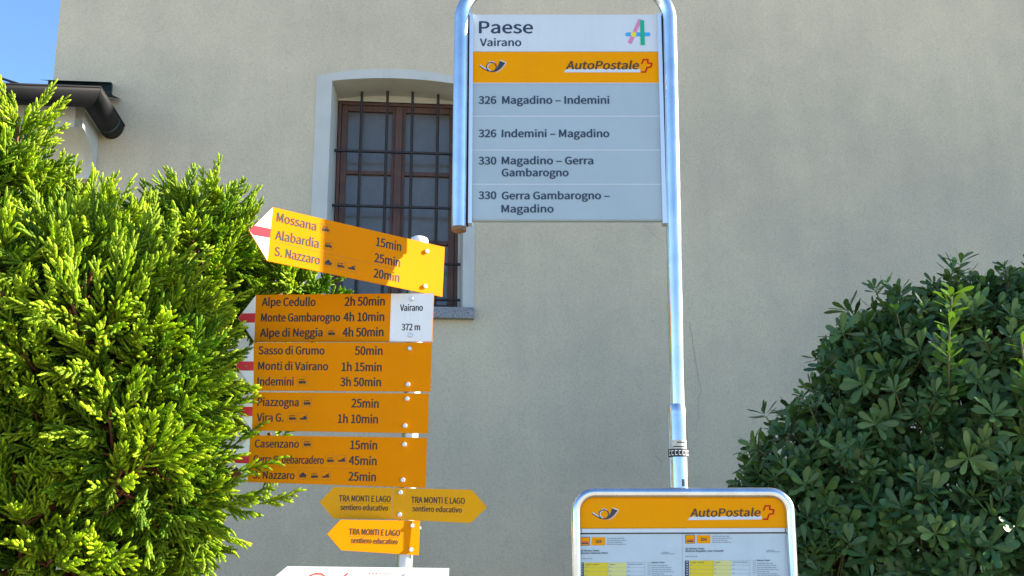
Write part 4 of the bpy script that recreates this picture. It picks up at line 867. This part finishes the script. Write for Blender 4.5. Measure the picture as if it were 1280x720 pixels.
for i, (c, r) in enumerate(zip(cen, rad)):
    area = 4 * math.pi * ((r[0] * r[1]) ** 1.6 / 3 + (r[0] * r[2]) ** 1.6 / 3 + (r[1] * r[2]) ** 1.6 / 3) ** (1 / 1.6)
    d = fib_dirs(int(area * 900)); pick = []
    for k in range(len(d)):                       # clumps keep their distance from one another
        p = c + d[k] * r
        if all(np.linalg.norm(p - q) > .085 for q in pick): pick.append(p)
    p = np.array(pick); nn = norm((p - c) / r / r)
    sh = rng.uniform(.80, 1.13, len(p)); p = c + (p - c) * sh[:, None]
    keep = np.ones(len(p), bool)
    for j, (c2, r2) in enumerate(zip(cen, rad)):
        if j != i: keep &= np.sum(((p - c2) / r2) ** 2, 1) > .62
    keep &= (nn[:, 1] < .45) | (rng.random(len(p)) < .45)
    keep &= p[:, 0] > -2.6
    CP.append(p[keep]); CN.append(nn[keep]); CD.append(sh[keep])
CP = np.concatenate(CP); CN = np.concatenate(CN); CD = np.concatenate(CD); nc = len(CP)
CA = norm(CN * .95 + np.array([.12, -.12, .34]) + rng.normal(size=(nc, 3)) * .30)
P = []; AX = []; dep = []
for c, a, dd_ in zip(CP, CA, CD):                 # each clump is a spray of fronds fanning out of one twig
    m = rng.integers(8, 13)
    ax = norm(a + rng.normal(size=(m, 3)) * .55)
    P.append(c - a * .05 + ax * rng.uniform(.0, .05, m)[:, None]); AX.append(ax); dep.append(np.full(m, dd_ - .05) + rng.uniform(-.08, .06, m))
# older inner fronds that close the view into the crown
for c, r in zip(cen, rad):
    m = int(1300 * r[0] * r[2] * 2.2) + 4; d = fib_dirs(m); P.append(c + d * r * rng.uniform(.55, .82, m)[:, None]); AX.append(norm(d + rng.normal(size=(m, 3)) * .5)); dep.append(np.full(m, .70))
P = np.concatenate(P); AX = np.concatenate(AX); dep = np.concatenate(dep)
# explicit hanging sprigs at the lower right edge
sp = [(305, 612, (.8, -.1, -.35)), (285, 575, (1, -.1, .0)), (290, 640, (.6, 0, -.7)), (280, 668, (.4, 0, -.9)), (290, 545, (.9, 0, .2)), (285, 520, (.9, 0, .3)),
      (300, 628, (.9, -.1, -.15)), (262, 680, (.2, 0, -1)), (288, 485, (.85, -.1, .0)), (285, 440, (.8, -.1, .4)), (315, 632, (.8, 0, -.5)), (328, 620, (1, -.1, -.2)), (356, 630, (1, -.05, .1)), (325, 590, (1, -.1, .1))]
P = np.concatenate([P, [at(a - 34, b, 3.15) for a, b, _ in sp]]); AX = np.concatenate([AX, norm(np.array([s[2] for s in sp], float))]); dep = np.concatenate([dep, np.ones(len(sp))])
n = len(P); print('clumps', nc, 'fronds', n); Nn = AX
FL = rng.uniform(.065, .145, n)
ref = rng.normal(size=(n, 3)); PN_ = norm(ref - AX * np.sum(ref * AX, 1, keepdims=True)); SD = np.cross(AX, PN_)
curve = PN_ * rng.uniform(-.03, .03, n)[:, None] + np.array([0, 0, .014])
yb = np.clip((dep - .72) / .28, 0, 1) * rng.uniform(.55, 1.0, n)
prof_axis = np.array([.55, .6, .6, .55, .6, .5, .1]); prof_f = np.array([.5, .95, .70, 1.05, .72, .98, .70, .28])
VS = []; FS = []; AS_ = []; off = 0
def push(t):
    global off
    v, f, a = t; VS.append(v); FS.append(f + off); AS_.append(a); off += len(v)
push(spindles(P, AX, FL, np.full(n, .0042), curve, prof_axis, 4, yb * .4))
NF = 14
for k in range(NF):
    t = .12 + .88 * (k / (NF - 1)) ** .9
    sgn = 1 if k % 2 else -1
    base_p = P + AX * (FL * t)[:, None] + curve * t * t
    spread = (.85 - .35 * t) if k < NF - 1 else 0.0
    ang = spread * rng.uniform(.7, 1.15, n); az = rng.normal(0, .55, n)
    side = SD * (sgn * np.cos(az))[:, None] + PN_ * np.sin(az)[:, None]
    d = norm(AX * np.cos(ang)[:, None] + side * np.sin(ang)[:, None])
    L = rng.uniform(.026, .046, n) * (1.12 - .45 * t)
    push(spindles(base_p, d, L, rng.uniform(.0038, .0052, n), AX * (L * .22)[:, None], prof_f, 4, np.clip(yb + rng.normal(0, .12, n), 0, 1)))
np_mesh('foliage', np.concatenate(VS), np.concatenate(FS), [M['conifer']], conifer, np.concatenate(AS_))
mb = MB(); tb = np.array([trunk_xy[0], trunk_xy[1], 0])
mb.tube([tb, tb + [.02, .02, .8], tb + [-.03, 0, 1.5], tb + [0, .05, 2.1], tb + [-.1, .05, 2.7]], [.085, .07, .06, .045, .02], 12)
mb.build('trunk', M['bark'], conifer)
mb = MB()
sel = rng.choice(n, 420, replace=False)
for i in sel:
    a = P[i] - AX[i] * .02; j = np.argmin(np.linalg.norm(cen - a, axis=1)); b = cen[j] * .55 + a * .45 + rng.normal(size=3) * .03
    m_ = (a + b) / 2 + rng.normal(size=3) * .02 - np.array([0, 0, .02])
    mb.tube([b, m_, a], [.007, .005, .003], 5, caps=False)
for c in cen:
    st_ = tb + np.array([0, 0, max(.6, c[2] - .5)]); mb.tube([st_, (st_ + c) / 2 + [0, 0, .05], c], [.03, .02, .01], 7, caps=False)
for c, a in zip(CP, CA):
    if c[0] > -.78: continue
    mb.tube([c - a * .20 + rng.normal(size=3) * .02, c - a * .09, c + a * .02], [.006, .005, .003], 5, caps=False)
mb.build('branch', M['twig'], conifer)

# ---- broad-leaved evergreen bush (right) ----------------------------
def leaves(P, D, Nup, L, Wd, young, droop, rnd=None):
    """P base, D leaf direction, Nup upper side; obovate blades with a folded midrib"""
    n = len(P)
    t = np.array([0, .12, .32, .55, .76, .92, 1.0]); wp = np.array([.10, .16, .46, .82, 1.0, .72, .16])
    x = np.array([-1, -.13, 0, .13, 1.0]); K, J = len(t), len(x)
    S = np.cross(D, Nup)
    C = P[:, None] + D[:, None] * (L[:, None] * t)[..., None] - Nup[:, None] * (droop[:, None] * L[:, None] * (t ** 2)[None])[..., None]
    lift = (np.abs(x) * .16)
    edge = -np.abs(x) ** 3 * .22
    V = C[:, :, None] + (Wd[:, None] * wp[None])[:, :, None, None] * .5 * (x[None, None, :, None] * S[:, None, None] + (lift + edge)[None, None, :, None] * Nup[:, None, None])
    k = np.arange(K - 1)[:, None]; j = np.arange(J - 1)[None]
    q = np.stack([k * J + j, k * J + j + 1, (k + 1) * J + j + 1, (k + 1) * J + j], -1).reshape(-1, 4)
    F = (q[None] + (np.arange(n) * K * J)[:, None, None]).reshape(-1, 4)
    A = np.zeros((n, K, J, 3)); A[..., 0] = young[:, None, None]; A[..., 1] = (rng.random(n) if rnd is None else rnd)[:, None, None]
    A[:, :, 2, 2] = .75 * (1 - t)[None] + .12
    return V.reshape(-1, 3), F, A.reshape(-1, 3)

def rosettes(P, AX, young, nl=(7, 11), Lr=(.054, .084), Wr=(.29, .37), open_=(.55, 1.35)):
    VS = []; FS = []; AS = []; off = 0
    n = len(P); ref = rng.normal(size=(n, 3)); X = norm(ref - AX * np.sum(ref * AX, 1, keepdims=True)); Y = np.cross(AX, X)
    cnt = rng.integers(nl[0], nl[1] + 1, n); sz = rng.uniform(.62, 1.18, n)
    for k in range(nl[1]):
        m = cnt > k; q = m.sum()
        if not q: continue
        a = k * 2.39996 + rng.normal(0, .18, q); op = open_[0] + (open_[1] - open_[0]) * (1 - k / cnt[m]) + rng.normal(0, .12, q)
        out = X[m] * np.cos(a)[:, None] + Y[m] * np.sin(a)[:, None]
        D = norm(AX[m] * np.cos(op)[:, None] + out * np.sin(op)[:, None])
        U = norm(AX[m] * np.sin(op)[:, None] - out * np.cos(op)[:, None])
        tilt = rng.normal(0, .25, q)[:, None]; U = norm(U + np.cross(D, U) * tilt)
        L = rng.uniform(*Lr, q) * sz[m] * (.7 + .3 * np.sin(op)); Wd = L * rng.uniform(*Wr, q)
        v, f, a_ = leaves(P[m] - AX[m] * (.012 * rng.random(q)[:, None] + .018 * (1 - k / cnt[m])[:, None]), D, U, L, Wd, young[m], rng.uniform(-.04, .22, q))
        VS.append(v); FS.append(f + off); AS.append(a_); off += len(v)
    return np.concatenate(VS), np.concatenate(FS), np.concatenate(AS)

def shrub(root, LB, dens, keepfn, name='foliage', seed=3):
    cen = np.array([l[:3] for l in LB]); rad = np.array([l[3:] for l in LB])
    P = []; Nn = []; dp = []
    for i, (c, r) in enumerate(zip(cen, rad)):
        area = 4 * math.pi * ((r[0] * r[1]) ** 1.6 / 3 + (r[0] * r[2]) ** 1.6 / 3 + (r[1] * r[2]) ** 1.6 / 3) ** (1 / 1.6)
        n = int(area * dens); d = fib_dirs(n)
        lump = 1 + .07 * np.sin(d[:, 0] * 8 + i) * np.cos(d[:, 2] * 7 + 2 * i) + .05 * np.sin(d[:, 1] * 15 + d[:, 2] * 12)
        sh = np.where(rng.random(n) < .55, rng.uniform(.93, 1.07, n), rng.uniform(.55, .95, n)) * lump
        p = c + d * r * sh[:, None]; nn = norm(d / r); keep = keepfn(p, nn)
        for j, (c2, r2) in enumerate(zip(cen, rad)):
            if j != i: keep &= np.sum(((p - c2) / r2) ** 2, 1) > .72
        P.append(p[keep]); Nn.append(nn[keep]); dp.append(sh[keep])
    P = np.concatenate(P); Nn = np.concatenate(Nn); dp = np.concatenate(dp); n = len(P)
    AX = norm(Nn * .9 + np.array([0, -.1, .45]) + rng.normal(size=(n, 3)) * .35)
    young = np.clip(rng.normal(.18, .26, n) + (dp > .98) * .15, 0, 1)
    ext = (dp > .97) & (rng.random(n) < .22); P[ext] += AX[ext] * rng.uniform(.03, .10, n)[ext][:, None]
    v, f, a = rosettes(P, AX, young)
    np_mesh(name, v, f, [M['laurel']], root, a)
    # twigs
    q = len(P); st_ = P - AX * .02; en_ = P - AX * rng.uniform(.07, .16, q)[:, None] - Nn * .06 + rng.normal(size=(q, 3)) * .015
    V, F, A = spindles(en_, norm(st_ - en_), np.linalg.norm(st_ - en_, axis=1), np.full(q, .0034), np.zeros((q, 3)), np.array([1.0, .9, .8]), 4, np.zeros(q))
    np_mesh('twig', V, F, [M['stem']], root)
    mb = MB(); b0 = np.array(root.location)
    for c, r in zip(cen, rad):
        for s in range(5):
            e = c + rng.normal(size=3) * r * .35; mb.tube([b0 + rng.normal(size=3) * [.06, .06, 0], b0 * .4 + e * .6 + [0, 0, -.15], e], [.022, .014, .006], 6, caps=False)
    mb.build('stem', M['bark'], root)
    return P, AX
bush = thing('evergreen_bush', 'large dark glossy evergreen bush at the right in front of the house wall', 'bush', (1.9, 4.35, 0))
def lob(px, py, Y, rx, ry, rz): return (*at(px, py, Y), rx, ry, rz)
LB = [lob(1290, 570, 4.25, .44, .42, .58), lob(1145, 555, 4.25, .32, .34, .46), lob(1045, 630, 4.2, .28, .30, .34), lob(1180, 700, 4.1, .42, .36, .36), lob(1250, 446, 4.3, .32, .3, .27),
      lob(1430, 560, 4.35, .5, .45, .75), lob(970, 660, 4.2, .17, .2, .20), lob(1090, 465, 4.3, .17, .18, .18), lob(1180, 408, 4.3, .18, .18, .15), lob(1000, 760, 4.1, .3, .3, .3), lob(1330, 800, 4.15, .6, .4, .5)]
shrub(bush, LB, 700, lambda p, nn: (p[:, 2] > .5) & ((nn[:, 1] < .5) | (rng.random(len(p)) < .3)))
# young shoots that stand out of the bush into the sun
def shoot(pts, Lr, step):
    P = []; A = []
    for i in range(len(pts) - 1):
        a, b = pts[i], pts[i + 1]; k = max(1, int(np.linalg.norm(b - a) / step))
        for j in range(k): P.append(a + (b - a) * j / k); A.append((b - a) / np.linalg.norm(b - a))
    P.append(pts[-1]); A.append(A[-1])
    P = np.array(P); A = norm(np.array(A)); m = len(P)
    v, f, a = rosettes(P, A, np.clip(np.linspace(.35, 1, m), 0, 1), nl=(3, 5), Lr=Lr, open_=(.6, 1.15))
    so_ = np_mesh('young_shoot', v, f, [M['shoot']], bush, a)
    mb = MB(); mb.tube(pts, .0035, 6); mb.build('shoot_stem', M['stem'], so_)
shoot([at(1186, 500, 3.92), at(1186, 430, 3.80), at(1190, 360, 3.78)], (.055, .082), .026)
shoot([at(1290, 520, 3.9), at(1281, 465, 3.76), at(1277, 428, 3.75)], (.05, .07), .026)

# unseen hedge, added beyond the right edge to keep the bush in shade
hedge = thing('added_shade_hedge', 'unseen evergreen hedge added beyond the right edge to shade the bush', 'hedge', (4.6, 5.0, 0))
LH = [(4.2, 4.88, 1.4, .9, .76, 1.4), (4.4, 4.86, 2.9, .8, .74, 1.0), (5.6, 5.0, 1.8, .9, .7, 1.6), (4.6, 4.95, 3.6, .7, .66, .7)]
shrub(hedge, LH, 260, lambda p, nn: p[:, 2] > .3)
